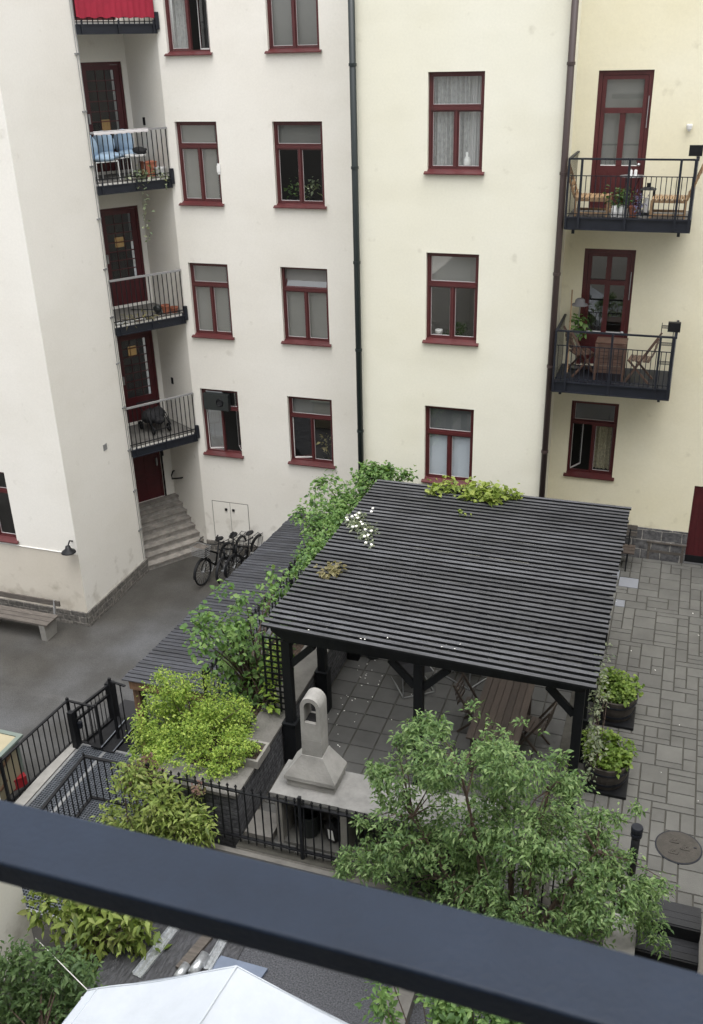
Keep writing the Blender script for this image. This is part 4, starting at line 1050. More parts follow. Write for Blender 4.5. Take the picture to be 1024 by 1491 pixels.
def bucket(c, r0, r1, h, name, label, cat, m, lid=False):
    r = empty(name, label, cat); mb = MB(); mb.lathe(c, [(r0, 0), (r1, h), (r1+.012, h), (r1+.012, h+.02), (r1-.01, h+.02), (r0-.01, .02)], 18); mb.build('body', m, r)
    if lid: MB().lathe((c[0], c[1], c[2]+h+.021), [(r1, 0), (r1, .02), (.03, .04), (.02, .06)], 18).build('lid', m, r)
    return settle(r)
bucket((-4.08, 9.50, .05), .13, .165, .36, 'bin', 'large round black bin under the fireplace worktop', 'bin', M['bin'])
bg = empty('charcoal_bag', 'slumped black bag with white paper under the fireplace worktop', 'bag')
mb = MB(); mb.blob((-3.72, 9.48, .21), .13, .11, .17, 4, 14, 9, .35); mb.build('sack', M['blacktex'], bg, True)
MB().add([(-3.74, 9.355, .16), (-3.66, 9.362, .13), (-3.68, 9.35, .32), (-3.75, 9.345, .34)], [(0, 1, 2, 3)]).build('paper', M['paper'], bg); settle(bg)
mb = MB(); mb.ring((-3.53, 9.42, .22), .09, .012, (1, .4, .2), 20, 6); mb.ring((-3.535, 9.44, .21), .07, .012, (1, .1, .3), 20, 6)
tag(mb.build('hose_coil', M['black'], None, True), 'small black coil hanging beside the bag under the fireplace', 'hose')

# ------------------------------------------------------------------ barrels, bollard, manhole, steps
def barrel(c, label, seed):
    r = empty('barrel_planter', label, 'planter', 'half barrels along the pergola')
    mb = MB(); mb.lathe(c, [(.27, .05), (.325, .25), (.345, .45), (.315, .45), (.30, .38)], 26, False); mb.build('staves', M['barrel'], r)
    mb = MB()
    for z, rr in ((.13, .298), (.34, .339)): mb.lathe((c[0], c[1], c[2]+z), [(rr, 0), (rr+.008, 0), (rr+.014, .035), (rr+.004, .035)], 26, False)
    mb.build('hoop', M['steel'], r)
    MB().lathe(c, [(.0, .38), (.31, .39)], 20, False).build('earth', M['soil'], r)
    MB().box(c[0]-.26, c[0]+.34, c[1]-.34, c[1]+.26, .005, .05).build('base_board', M['black'], r)
    return settle(r)
BA, BBp = at_z(897, 1008, .45), at_z(884, 1102, .45)
barrel((BA[0], BA[1], 0), 'farther dark half barrel planted with bright green leaves', 1); barrel((BBp[0], BBp[1], 0), 'nearer dark half barrel planted with bright green leaves', 2)
bl = empty('bollard_lamp', 'black cylindrical bollard lamp on the paving behind the tree', 'lamp')
q = at_z(919, 1272, 0); h = .82
MB().lathe((q[0], q[1], 0), [(.055, 0), (.055, h-.16)], 16).build('post', M['black'], bl, True)
mb = MB(); mb.lathe((q[0], q[1], h-.16), [(.07, 0), (.075, .02), (.075, .055)], 18); mb.lathe((q[0], q[1], h-.10), [(.06, 0), (.06, .03)], 18); mb.lathe((q[0], q[1], h-.068), [(.076, 0), (.078, .05), (.07, .07)], 18); mb.build('lamp_head', M['steel'], bl); settle(bl)
mh = empty('manhole_cover', 'round cast iron manhole cover set in the paving', 'manhole cover')
q = at_z(988, 1234, 0); r = .30
MB().lathe((q[0], q[1], .0), [(r+.012, -.02), (r+.012, .008), (r-.002, .008)], 40).build('rim', M['steel'], mh)
MB().lathe((q[0], q[1], .002), [(r-.006, -.01), (r-.008, .010), (.001, .011)], 40).build('lid', M['cast_iron'], mh)
mb = MB()
def stamp(cx, cy, s):   # small crown-like raised mark
    for p in ((-1, -.6), (-.5, .2), (0, -.1), (.5, .2), (1, -.6)):
        mb.bar((q[0]+cx+p[0]*s-.012, q[1]+cy+p[1]*s, .016), (q[0]+cx+p[0]*s+.012, q[1]+cy+(p[1]+.9)*s, .016), .014, .008)
    mb.bar((q[0]+cx-s, q[1]+cy-.65*s, .016), (q[0]+cx+s, q[1]+cy-.65*s, .016), .016, .008)
for sx_, sy_ in ((-.05, .10), (.09, 0), (-.06, -.11)): mb = MB(); stamp(sx_, sy_, .055); mb.build('relief', M['cast_iron'], mh)
mb = MB()
for a in (.2,): mb.box(q[0]+.22*math.cos(a)-.02, q[0]+.22*math.cos(a)+.02, q[1]+.22*math.sin(a)-.012, q[1]+.22*math.sin(a)+.012, .012, .018)
mb.build('key_slot', M['steel'], mh)
MB().ring((q[0], q[1], .011), r-.03, .006, (0, 0, 1), 40, 5).build('ring', M['cast_iron'], mh); settle(mh)
s1 = at_z(935, 1335, 0)
bs = empty('steps', 'black painted steps going down from the paving at lower right', 'steps')
for k in range(8):
    yk = s1[1]-.33*k; zk = .006-.2*k
    if k == 0: m_ = MB(); m_.box(.40, XR-.003, yk, 9.78, -.08, zk)
    else: m_ = MB(); m_.box(.40, XR-.003, yk, yk+.33-.002, G, zk)
    t = m_.build('tread', M['blackstep'], bs)
    if k: MB().box(.402, XR-.005, yk+.302, yk+.3285, zk+.001, zk+.19).build('riser', M['black'], t)
    if k < 2: 
        g_ = MB(); 
        for i in (.1, .2): g_.box(.41, XR-.01, yk+i, yk+i+.004, zk+.0005, zk+.0025)
        g_.build('grooves', M['black'], t)
settle(bs)
mb = MB(); mb.box(.02, .395, 7.2, 9.40, GL, -.01); tag(mb.build('stair_cheek', M['concrete_smooth']), 'grey concrete wall flanking the black steps', 'wall')

# ------------------------------------------------------------------ benches
def bench_left():
    q = at_z(66, 935, G); a = at_z(0, 920, G)
    r = empty('bench', 'long weathered grey bench with concrete feet under the left window', 'bench')
    y0 = q[1]+.02; x1 = q[0]+.10; x0 = x1-2.2; zs = G+.44
    mb = MB()
    for k in range(3): mb.box(x0, x1, y0+k*.155, y0+k*.155+.14, zs-.04, zs)
    mb.build('seat', M['greywood'], r)
    for x in (x1-.12, x1-1.65):
        m_ = MB(); m_.add([(x-.09, y0+.02, G), (x+.05, y0+.02, G), (x+.05, y0+.40, G), (x-.09, y0+.40, G), (x-.09, y0-.0, zs-.041), (x+.05, y0, zs-.041), (x+.05, y0+.46, zs-.041), (x-.09, y0+.46, zs-.041)], BF); m_.build('foot', M['concrete'], r)
        MB().bar((x-.02, y0+.50, zs-.1), (x-.02, y0+.58, zs+.29), .05, .03, (1, 0, 0)).build('back_support', M['greyrail'], r)
    mb = MB(); mb.bar((x0, y0+.57, zs+.22), (x1, y0+.57, zs+.22), .035, .13); mb.build('backrest', M['greywood'], r); settle(r)
bench_left()
def bench_right():
    a, b = at_z(940, 815, 0), at_z(992, 828, 0)
    r = empty('bench', 'small low wooden bench against the stone plinth by the dark red door', 'bench')
    x0, x1, y = a[0]-.02, b[0]+.05, a[1]+.05; h = .42
    mb = MB()
    for k in range(3): mb.box(x0, x1, y+k*.11, y+k*.11+.10, h-.03, h)
    mb.build('seat', M['greywood'], r)
    for x in (x0+.06, x1-.06):
        for yy in (y+.03, y+.28): MB().box(x-.025, x+.025, yy-.025, yy+.025, 0, h-.031).build('leg', M['greywood'], r)
    mb = MB(); mb.box(x0+.09, x1-.09, y+.02, y+.06, .16, .22); mb.bar((x0+.09, y+.16, .08), (x1-.09, y+.16, h-.06), .025, .03); mb.build('stretcher', M['greywood'], r); settle(r)
bench_right()
gb_ = at_y(912, 775, 19.0)
r = empty('bench', 'garden bench with black iron legs, half hidden by the pergola', 'bench')
x1, y1 = gb_[0]+.22, 18.95
mb = MB(); mb.box(x1-1.3, x1, y1-.04, y1, .62, .72); mb.box(x1-1.3, x1, y1-.03, y1, .76, .86); mb.build('backrest', M['greywood'], r)
mb = MB(); 
for k in range(3): mb.box(x1-1.3, x1, y1-.46+k*.14, y1-.34+k*.14, .40, .43)
mb.build('seat', M['tablewood'], r)
for x in (x1-.14, x1-1.2): MB().tube([(x, y1-.48, 0), (x, y1-.46, .40), (x, y1-.10, .40), (x, y1+.0, .86)], .016, 6).build('leg', M['black'], r); MB().tube([(x, y1-.10, .40), (x, y1-.02, 0)], .016, 6).build('leg', M['black'], r)
settle(r)
# ------------------------------------------------------------------ patio table and chairs
t0, t1, t2, t3 = [at_z(*p, .72) for p in ((704, 992), (774, 1004), (685, 1062), (752, 1075))]
tb = empty('garden_table', 'long brown plank table under the pergola', 'table')
tx0, tx1, ty0, ty1 = -2.28, -1.50, 11.35, 13.2
mb = MB()
for k in range(7): x = tx0+k*(tx1-tx0)/7; mb.box(x+.004, x+(tx1-tx0)/7-.004, ty0, ty1, .695, .72)
mb.build('table_top', M['tablewood'], tb)
MB().box(tx0+.05, tx1-.05, ty0+.08, ty1-.08, .62, .694).build('apron', M['tablewood'], tb)
for x in (tx0+.09, tx1-.09):
    for y in (ty0+.12, ty1-.12): MB().box(x-.035, x+.035, y-.035, y+.035, 0, .619).build('leg', M['tablewood'], tb)
settle(tb)
def wooden_chair(label, group, wood='brownwood'):
    """folding slatted chair facing +y, origin at its base"""
    r = empty('folding_chair', label, 'chair', group)
    s = MB()
    for k in range(6): s.box(-.20, .20, -.2+k*.068, -.2+k*.068+.056, .42, .436)
    s.build('seat', M[wood], r)
    b = MB()
    for k in range(4): z = .56+k*.085; b.bar((-.19, -.235-(z-.5)*.2, z), (.19, -.235-(z-.5)*.2, z), .014, .06)
    b.build('backrest', M[wood], r)
    for x in (-.205, .205):
        MB().bar((x, .21, 0), (x, -.32, .90), .022, .036, (0, 1, 0)).build('leg', M[wood], r)
        MB().bar((x*.9, -.24, 0), (x*.9, .18, .43), .022, .036, (0, 1, 0)).build('leg', M[wood], r)
    MB().bar((-.2, .19, .05), (.2, .19, .05), .02, .03).build('stretcher', M[wood], r)
    return r
ch = wooden_chair('red brown folding chair at the right end of the lower right balcony', 'folding chairs on the balcony')
ch.location = (-.62, 18.42, BF2+.0); ch.rotation_euler = (0, 0, R(84))
c2 = copy_tree(ch); c2['label'] = 'red brown folding chair left of the table, lower right balcony'; c2.location = (-1.72, 18.62, BF2); c2.rotation_euler = (0, 0, R(-62))
ch2 = wooden_chair('wooden folding chair pushed in on the right side of the plank table', 'folding chairs at the plank table', 'tablewood'); ch2.location = (-1.42, 12.3, 0); ch2.rotation_euler = (0, 0, R(80))
c = copy_tree(ch2); c['label'] = 'wooden folding chair pushed in on the left side of the plank table'; c.location = (-2.36, 12.5, 0); c.rotation_euler = (0, 0, R(-95))
def sling_chair(label):
    r = empty('lounge_chair', label, 'chair', 'metal lounge chairs under the pergola')
    for x in (-.28, .28):
        MB().tube([(x, .30, .42), (x, .34, .02), (x, -.05, .03), (x, -.36, .02), (x, -.05, .42)], .013, 6).build('leg', M['galv'], r)
        MB().tube([(x, .32, .42), (x, -.12, .36), (x, -.45, .95)], .013, 6).build('side_frame', M['galv'], r)
    MB().add([(-.27, .30, .42), (.27, .30, .42), (.27, -.12, .37), (-.27, -.12, .37), (-.27, -.45, .94), (.27, -.45, .94)], [(0, 1, 2, 3), (3, 2, 5, 4)]).build('sling', M['blacktex'], r)
    MB().tube([(-.28, .34, .02), (.28, .34, .02)], .012, 6).build('foot_bar', M['galv'], r)
    return r
sc = sling_chair('silver framed black lounge chair left of the middle post'); sc.location = (-3.65, 13.35, 0); sc.rotation_euler = (0, 0, R(215))
for x, y, a, lb in ((-2.75, 13.9, 150, 'silver framed black lounge chair right of the middle post'), (-3.0, 14.3, 40, 'silver framed black lounge chair farthest under the pergola')):
    c = copy_tree(sc); c['label'] = lb; c.location = (x, y, 0); c.rotation_euler = (0, 0, R(a))
q = at_z(527, 962, 0)
bucket((q[0]+.15, q[1]+.2, 0), .12, .15, .28, 'plant_pot', 'black pot at the far end of the patio by the planter wall', 'pot', M['bin'])

# ------------------------------------------------------------------ bicycles
def bicycle(label, basket=True):
    """origin under the bottom bracket, front towards +y"""
    r = empty('bicycle', label, 'bicycle', 'bicycles by the shed')
    def wheel(y):
        w = MB(); w.ring((0, y, .34), .322, .024, (1, 0, 0), 30, 7); wo = w.build('wheel', M['black'], r, True)
        s = MB()
        for i in range(18):
            a = 2*math.pi*i/18; s.tube([(0, y, .34), (0, y+.31*math.cos(a), .34+.31*math.sin(a))], .0022, 3, False)
        s.tube([(-.045, y, .34), (.045, y, .34)], .02, 8); s.build('spokes', M['galv'], wo)
        s = MB(); n = 14; a0, a1 = (R(20), R(200)) if y < 0 else (R(-10), R(165))
        vs = []
        for i in range(n+1):
            a = a0+(a1-a0)*i/n
            for x in (-.03, .03): vs.append((x, y+.362*math.cos(a), .34+.362*math.sin(a)))
        s.add(vs, [(2*i, 2*i+1, 2*i+3, 2*i+2) for i in range(n)]); s.build('mudguard', M['black'], wo)
    wheel(.54); wheel(-.52)
    f = MB()
    ht, hb, bb, st = (0, .36, .86), (0, .40, .62), (0, 0, .30), (0, -.16, .78)
    f.tube([ht, hb], .027, 8); f.tube([hb, bb], .025, 8); f.tube([ht, (0, -.10, .58)], .022, 8); f.tube([bb, st], .022, 8)
    for x in (-.05, .05): f.tube([bb, (x, -.52, .34)], .010, 6); f.tube([(0, -.13, .70), (x, -.52, .34)], .009, 6); f.tube([hb, (x, .46, .50), (x, .54, .34)], .011, 6)
    f.build('frame', M['black'], r, True)
    h = MB(); h.tube([ht, (0, .33, .98)], .014, 6); h.tube([(-.29, .14, 1.02), (-.24, .30, 1.02), (0, .34, 1.0), (.24, .30, 1.02), (.29, .14, 1.02)], .012, 6); h.build('handlebar', M['black'], r)
    g = MB(); g.tube([(-.29, .16, 1.02), (-.30, .04, 1.015)], .018, 8); g.tube([(.29, .16, 1.02), (.30, .04, 1.015)], .018, 8); g.build('grip', M['black'], r)
    s = MB(); s.tube([st, (0, -.18, .90)], .013, 6); s.blob((0, -.21, .93), .085, .14, .04, 2, 12, 8, .1); s.build('saddle', M['black'], r)
    k = MB()
    for x in (-.06, .06): k.tube([(x, -.20, .72), (x, -.78, .72)], .007, 5); k.tube([(x, -.70, .72), (x*.8, -.52, .34)], .006, 5)
    for y in (-.3, -.45, -.6, -.75): k.tube([(-.06, y, .72), (.06, y, .72)], .006, 5)
    k.build('rack', M['black'], r)
    p = MB(); p.ring((.035, 0, .30), .085, .007, (1, 0, 0), 20, 5); p.tube([(.05, 0, .30), (.06, .09, .16)], .009, 5); p.tube([(-.05, 0, .30), (-.06, -.09, .44)], .009, 5); p.box(.06, .14, .06, .13, .145, .165); p.box(-.14, -.06, -.13, -.06, .43, .45); p.build('crank', M['galv'], r)
    if basket:
        b = MB(); cx, cy, cz = 0, .58, .82
        for t in range(5): 
            z = cz+t*.055; e = .13+t*.008
            b.tube([(cx-e-.04, cy-e+.02, z), (cx+e+.04, cy-e+.02, z), (cx+e+.04, cy+e, z), (cx-e-.04, cy+e, z), (cx-e-.04, cy-e+.02, z)], .005, 4)
        for i in range(9):
            x = -.16+.32*i/8
            b.tube([(x, cy-.11, cz), (x*1.2, cy-.14, cz+.22)], .003, 3); b.tube([(x, cy+.13, cz), (x*1.2, cy+.16, cz+.22)], .003, 3); b.tube([(x, cy-.11, cz), (x, cy+.13, cz)], .003, 3)
        b.build('basket', M['galv'], r)
        c = MB(); c.add([(-.17, .46, 1.03), (.17, .46, 1.03), (.16, .70, 1.03), (-.16, .70, 1.03), (0, .58, 1.07)], [(0, 1, 4), (1, 2, 4), (2, 3, 4), (3, 0, 4)]); c.build('basket_cover', M['greywood'], r)
    return r
q = at_z(303, 855, G)
b1 = bicycle('black bicycle with a front basket, nearest the stone steps'); a = R(172)
b1.location = (q[0]-.05, q[1]+.56, G); b1.rotation_euler = (R(4), 0, a)
b2_ = bicycle('black bicycle in the middle, tucked against the shed roof', False)
b2_.location = (b1.location.x+.32, b1.location.y+.34, G); b2_.rotation_euler = (R(-3), 0, a+R(8))
for dx, dy, da, lb in ((.62, .55, -4, 'black bicycle farthest right, mostly hidden by the shed roof'),):
    c = copy_tree(b2_); c['label'] = lb; c.location = (b1.location.x+dx, b1.location.y+dy, G); c.rotation_euler = (R(-3), 0, a+R(da))

# ------------------------------------------------------------------ painted cabinet at the left edge
q = at_z(24, 1152, G)
cbn = empty('garden_cabinet', 'pale yellow cabinet with grey green frame at the left edge', 'cabinet')
h = .95; x1, y1 = q[0], q[1]+.30; w, d = 1.3, .75
mb = MB(); mb.box(x1-w+.02, x1-.02, y1-d+.02, y1-.02, G+.04, G+h-.05); mb.build('panel', M['cabpaint'], cbn)
mb = MB()
for xx in (x1-.06, x1-w):
    for yy in (y1-.06, y1-d): mb.box(xx, xx+.06, yy, yy+.06, G, G+h-.001)
mb.box(x1-w-.05, x1+.08, y1-.02, y1+.06, G+h, G+h+.05); mb.box(x1-w-.05, x1+.08, y1-d-.06, y1-d+.02, G+h, G+h+.05); mb.box(x1+.0, x1+.08, y1-d+.021, y1-.021, G+h, G+h+.05); mb.box(x1-w-.05, x1-w+.03, y1-d+.021, y1-.021, G+h, G+h+.05)
mb.build('frame', M['cabframe'], cbn); MB().box(x1-w+.031, x1-.001, y1-d+.021, y1-.021, G+h, G+h+.03).build('lid', M['cabpaint'], cbn)
mb = MB(); mb.bar((x1-.005, y1-d+.1, G+.62), (x1-.005, y1-d+.5, G+.78), .03, .05); mb.bar((x1-.005, y1-d+.1, G+.3), (x1-.005, y1-d+.3, G+.38), .03, .04); mb.build('latch', M['shedwood'], cbn); settle(cbn)
q = at_z(27, 1146, G)
rb = empty('tool_box', 'red box standing at the foot of the pale yellow cabinet', 'box')
MB().bar((q[0]-.20, q[1]-.25, G+.09), (q[0]+.06, q[1]+.15, G+.09), .16, .18).build('body', M['redplastic'], rb); MB().bar((q[0]-.20, q[1]-.25, G+.20), (q[0]+.06, q[1]+.15, G+.20), .18, .03).build('lid', M['redplastic'], rb); settle(rb)

# ------------------------------------------------------------------ white gable tent
EZ, RZ = 1.15, 1.95
ap_ = at_z(345, 1407, RZ); le = at_z(128, 1442, EZ); 
re_ = 2*ap_ - le; re_[2] = EZ
L = 4.4; dv = np.array([-.10, -1.0, 0])
tn = empty('party_tent', 'white canvas gable tent standing in the lower yard', 'tent')
mb = MB(); nx, ny = 14, 16
def roof(p_e, sgn):
    vs = []
    for j in range(ny+1):
        for i in range(nx+1):
            s, t = i/nx, j/ny
            P = p_e*(1-s)+ap_*s + dv*L*t
            sag = -.06*math.sin(math.pi*s)*(.35+.65*math.sin(math.pi*t)) - .05*math.sin(math.pi*t)*(1-s)
            wr_ = .010*noise.noise(Vector((s*2+sgn*3, t*14, 0)))*(1-.3*s)+.016*math.sin(s*9+t*6)*math.exp(-t*5)*(1-s)
            vs.append((P[0], P[1], P[2]+sag+wr_))
    return vs
for p_e, sg in ((le, -1), (re_, 1)):
    mb.add(roof(p_e, sg), [(j*(nx+1)+i, j*(nx+1)+i+1, (j+1)*(nx+1)+i+1, (j+1)*(nx+1)+i) for j in range(ny) for i in range(nx)])
mb.build('canopy', M['canvas'], tn, True)
mb = MB()
for p_e, sg in ((le, -1), (re_, 1)):
    rv = roof(p_e, sg)
    for j in (5, 10): mb.tube([Vector(rv[j*(nx+1)+i])+Vector((0, 0, .004)) for i in range(nx+1)], .007, 5)
    mb.tube([Vector(rv[j*(nx+1)+1])+Vector((0, 0, .004)) for j in range(ny+1)], .007, 5)
    for j in (0,): mb.tube([Vector(rv[i])+Vector((0, 0, .002)) for i in range(nx+1)], .010, 5)
mb.build('seam', M['canvas'], tn, True)
mb = MB()
for p_e in (le, re_): 
    e2 = p_e+dv*L; mb.add([tuple(p_e), tuple(e2), (e2[0], e2[1], EZ-.22), (p_e[0], p_e[1], EZ-.22)], [(0, 1, 2, 3)])
mb.add([tuple(le), tuple(ap_), tuple(re_), (re_[0], re_[1], EZ-.2), (le[0], le[1], EZ-.2)], [(0, 1, 2), (0, 2, 3, 4)])
mb.build('valance', M['canvas'], tn)
for p_e in (le, re_):
    for t in (.02, .98): e2 = p_e+dv*L*t; MB().tube([(e2[0], e2[1], GL), (e2[0], e2[1], EZ-.01)], .02, 8).build('pole', M['aluminium'], tn)
mb = MB(); mb.tube([tuple(ap_+np.array([0, 0, .004])), tuple(ap_+dv*L+np.array([0, 0, .004]))], .012, 6); mb.build('ridge_seam', M['canvas'], tn)
gp = at_z(52, 1366, -.9); MB().tube([tuple(le), tuple(gp)], .006, 5).build('guy_rope', M['white_paint'], tn)
settle(tn)

# ------------------------------------------------------------------ building leftovers in the lower yard
o = MB().box(-6.3, -4.6, 5.0, 8.7, GL+.006, GL+.02).build('slate_path', M['bark_strip']); o['kind'] = 'structure'
def profile(p, q, label, w=.11):
    r = empty('metal_profile', label, 'metal profile', 'metal profiles on the ground')
    p, q = Vector(p), Vector(q); d = (q-p).normalized(); s = d.cross(Vector((0, 0, 1))).normalized()
    m_ = MB(); m_.bar(p, q, w, .012); m_.build('web', M['aluminium'], r)
    m_ = MB()
    for k in (-1, 1): m_.bar(p+s*k*(w/2-.006)+Vector((0, 0, .026)), q+s*k*(w/2-.006)+Vector((0, 0, .026)), .012, .04)
    m_.bar(p+Vector((0, 0, .012)), q+Vector((0, 0, .012)), .018, .012); m_.build('flange', M['aluminium'], r)
    settle(r)
z = GL+.035
profile((*at_z(200, 1422, z)[:2], z), (*at_z(268, 1335, z)[:2], z), 'pale metal channel lying along the left side of the slate path', .16)
profile((*at_z(302, 1412, z)[:2], z), (*at_z(338, 1350, z)[:2], z), 'pale metal channel lying between slate path and blue grey board', .13)
def pipe(p, q, rad, label):
    m_ = MB(); m_.tube([p, q], rad, 14); tag(m_.build('metal_tube', M['aluminium'], None, True), label, 'metal tube', 'metal tubes by the tent')
pipe((*at_z(258, 1424, GL+.08)[:2], GL+.08), (*at_z(272, 1405, GL+.08)[:2], GL+.08), .06, 'short shiny metal tube at the edge of the white tent, left one')
pipe((*at_z(280, 1418, GL+.08)[:2], GL+.08), (*at_z(299, 1390, GL+.08)[:2], GL+.08), .07, 'longer shiny metal tube by the white tent, right one')
mb = MB(); a, b = at_z(262, 1412, GL+.04), at_z(305, 1362, GL+.04); mb.bar(tuple(a), tuple(b), .14, .06)
tag(mb.build('plank', M['greywood']), 'old wooden plank beside the metal tubes', 'plank')
c0, c1_, c2_ = at_z(322, 1391, GL+.05), at_z(390, 1410, GL+.05), at_z(306, 1412, GL+.05)
c3_ = c1_+(c2_-c0)*1.6; c2_ = c0+(c2_-c0)*1.6
mb = MB(); mb.add([tuple(p-np.array([0, 0, .04])) for p in (c0, c1_, c3_, c2_)]+[tuple(p) for p in (c0, c1_, c3_, c2_)], BF)
tag(mb.build('board', M['bluegrey']), 'flat slate blue board on the gravel behind the tent', 'board')
q = at_z(582, 1470, GL)
o = MB().box(q[0]-.14, q[0]+.16, 4.5, q[1]+.9, GL, GL+.22).build('kerb', M['coping']); tag(o, 'dark kerb wall between gravel and the shrubs at the bottom', 'kerb')

# ------------------------------------------------------------------ things on the white building's corner balconies
f3, f2, f1, f0 = floorsZ[3], floorsZ[2], floorsZ[1], floorsZ[0]
rc = MB(); n = 60; vs = []
for i in range(n+1):
    a = .0+(LU-.06)*i/n; d_ = -.10-.012*math.sin(i*1.35)-.006*math.sin(i*.5)
    zb_ = f3+.06+.012*math.cos(i*.7)
    for zz in (zb_, f3+.45, f3+1.0): vs.append(FR(a, d_+(.02 if zz > f3+.9 else 0), zz))
rc.add(vs, [(3*i+k, 3*i+3+k, 3*i+4+k, 3*i+1+k) for i in range(n) for k in range(2)])
tag(rc.build('balcony_screen', M['redcloth'], None, True), 'crimson canvas screen tied to the topmost left balcony railing', 'screen')
def cushion(F, a0, a1, b0, b1, c0, c1, name='cushion'):
    pass
def pillow(mb, c, rx, ry, rz, seed): mb.blob(c, rx, ry, rz, seed, 16, 10, .12)
def garden_seat(a, b, w, label, face):
    r = empty('balcony_chair', label, 'chair', 'white chairs with blue cushions on the balcony')
    def G2(p, q_, z_): return FR(a+p, b+q_, f2+z_)
    m_ = MB()
    for x in (-w/2, w/2): m_.tube([G2(x, -.22, 0), G2(x, -.22, .38), G2(x, .2, .38), G2(x, .2, 0)], .012, 6)
    for y in (-.22, .2): m_.tube([G2(-w/2, y, .38), G2(w/2, y, .38)], .012, 6)
    m_.build('frame', M['white_paint'], r)
    m_ = MB(); pillow(m_, G2(0, -.02, .44), w*.52, .24, .085, 3); m_.build('seat_cushion', M['bluecushion'], r, True)
    m_ = MB(); bx_ = {'l': (-.25, 0), 'b': (0, .2)}[face]
    pillow(m_, G2(bx_[0], bx_[1], .66), .12 if face == 'l' else w*.5, .12 if face == 'b' else .24, .27, 5); m_.build('back_cushion', M['bluecushion'], r, True)
    settle(r)
m_ = MB(); n = 26; vs = []
for i in range(n+1):
    a = .06+1.22*i/n; d_ = -.066-.006*math.sin(i*2.1)
    vs += [FR(a, d_, f2+.935+.008*math.sin(i*1.7)), FR(a, d_+.004, f2+.985), FR(a, -.03, f2+1.008)]
m_.add(vs, [(3*i+k, 3*i+3+k, 3*i+4+k, 3*i+1+k) for i in range(n) for k in range(2)])
tag(m_.build('cloth_strip', M['bead'], None, True), 'white cloth strip clipped along the railing above the blue cushions', 'cloth')
garden_seat(.38, .42, .5, 'white chair with a blue cushion at the left end of the balcony', 'l')
garden_seat(.72, .88, .55, 'white chair with blue back cushion by the balcony door', 'b')
garden_seat(1.24, .98, .5, 'white chair with blue back cushion by the recess wall', 'b')
tb2 = empty('side_table', 'small white metal table on the balcony with the blue cushions', 'table')
m_ = MB(); m_.lathe(FR(1.12, .40, f2+.44), [(.0, 0), (.24, .0), (.24, .02), (.0, .02)], 22); m_.build('table_top', M['white_paint'], tb2)
for t in (0.6, 2.2, 3.8, 5.4):
    p_ = FR(1.12+.2*math.cos(t), .40+.2*math.sin(t), f2); MB().tube([p_, (p_[0], p_[1], f2+.44)], .011, 6).build('leg', M['white_paint'], tb2)
settle(tb2)
m_ = MB(); m_.blob(FR(1.27, .46, f2+.53), .17, .12, .075, 8, 14, 9, .3); tag(m_.build('bag', M['blacktex'], None, True), 'dark bag lying on the small white balcony table', 'bag')
def fpot(c, r0, r1, h, m, label, name='flower_pot', group=None, earth=True):
    r = empty(name, label, 'pot', group); m_ = MB(); m_.lathe(c, [(r0, 0), (r1, h*.85), (r1+.012, h*.85), (r1+.012, h), (r1-.012, h), (r1-.012, h-.03)], 16, False); m_.add([(c[0]+r0*math.cos(t), c[1]+r0*math.sin(t), c[2]) for t in [2*math.pi*i/16 for i in range(16)]], [tuple(range(16))]); m_.build('body', m, r, False)
    if earth: MB().lathe(c, [(0, h-.035), (r1-.012, h-.03)], 16, False).build('earth', M['soil'], r)
    return settle(r)
m_ = MB(); m_.fbox(FR, 1.24, 1.52, .22, .46, f2+.003, f2+.28); m_.fbox(FR, 1.23, 1.53, .21, .47, f2+.281, f2+.31)
tag(m_.build('terracotta_box', M['terracotta']), 'square terracotta box under the dark bag, balcony with ivy', 'planter')
fpot(FR(1.55, .14, f2+.003), .09, .12, .19, M['white_pot'], 'white pot at the right end of the ivy balcony')
# low trough with ivy spilling over the edge
plant('ivy', 'variegated ivy spilling over the balcony edge', 'plant',
      [(FR(a, -.02, f2+z_), (.10, .07, .08), 1) for a, z_ in ((.85, .05), (1.02, .12), (1.2, .04), (.95, -.1), (1.4, .1), (1.55, .03), (1.5, -.12))] +
      [(FR(.98+.015*math.sin(k), -.09, f2-.25-.13*k), (.05, .04, .09), .35) for k in range(8)],
      80, .085, .8, 2, 11, M['leaf_grey'], base=FR(1.0, .0, f2+.02), nst=10, r0=.006, gap=-2)
# pots, twigs and broom on the balcony below
fpot(FR(1.36, .20, f1+.003), .07, .10, .20, M['terracotta'], 'taller terracotta pot on the bare balcony, left of a shorter one', group='terracotta pots on the balcony')
fpot(FR(1.55, .16, f1+.003), .07, .10, .13, M['terracotta'], 'shorter terracotta pot in the corner of the bare balcony', group='terracotta pots on the balcony')
m_ = MB(); m_.blob(FR(1.20, .30, f1+.12), .10, .08, .09, 3, 12, 8, .3); m_.tube([FR(1.2, .3, f1+.1), FR(.85, 1.0, f1+.03)], .012, 6)
tag(m_.build('watering_can', M['bin'], None, True), 'dark green black can with a long spout on the bare balcony', 'watering can')
plant('dry_twigs', 'brown dried twigs in a tray along the bare balcony edge', 'dried plant', [(FR(a, .06, f1+.05), (.17, .07, .05), 1) for a in (.25, .45, .65, .85)], 60, .10, .25, 2, 5, M['leaf_dry'], base=FR(.55, .06, f1+.01), nst=18, r0=.006, gap=-2)
m_ = MB(); m_.fbox(FR, .05, .75, .0, .17, f1+.003, f1+.03); tag(m_.build('tray', M['white_pot']), 'long white tray under the brown twigs on the bare balcony', 'tray')
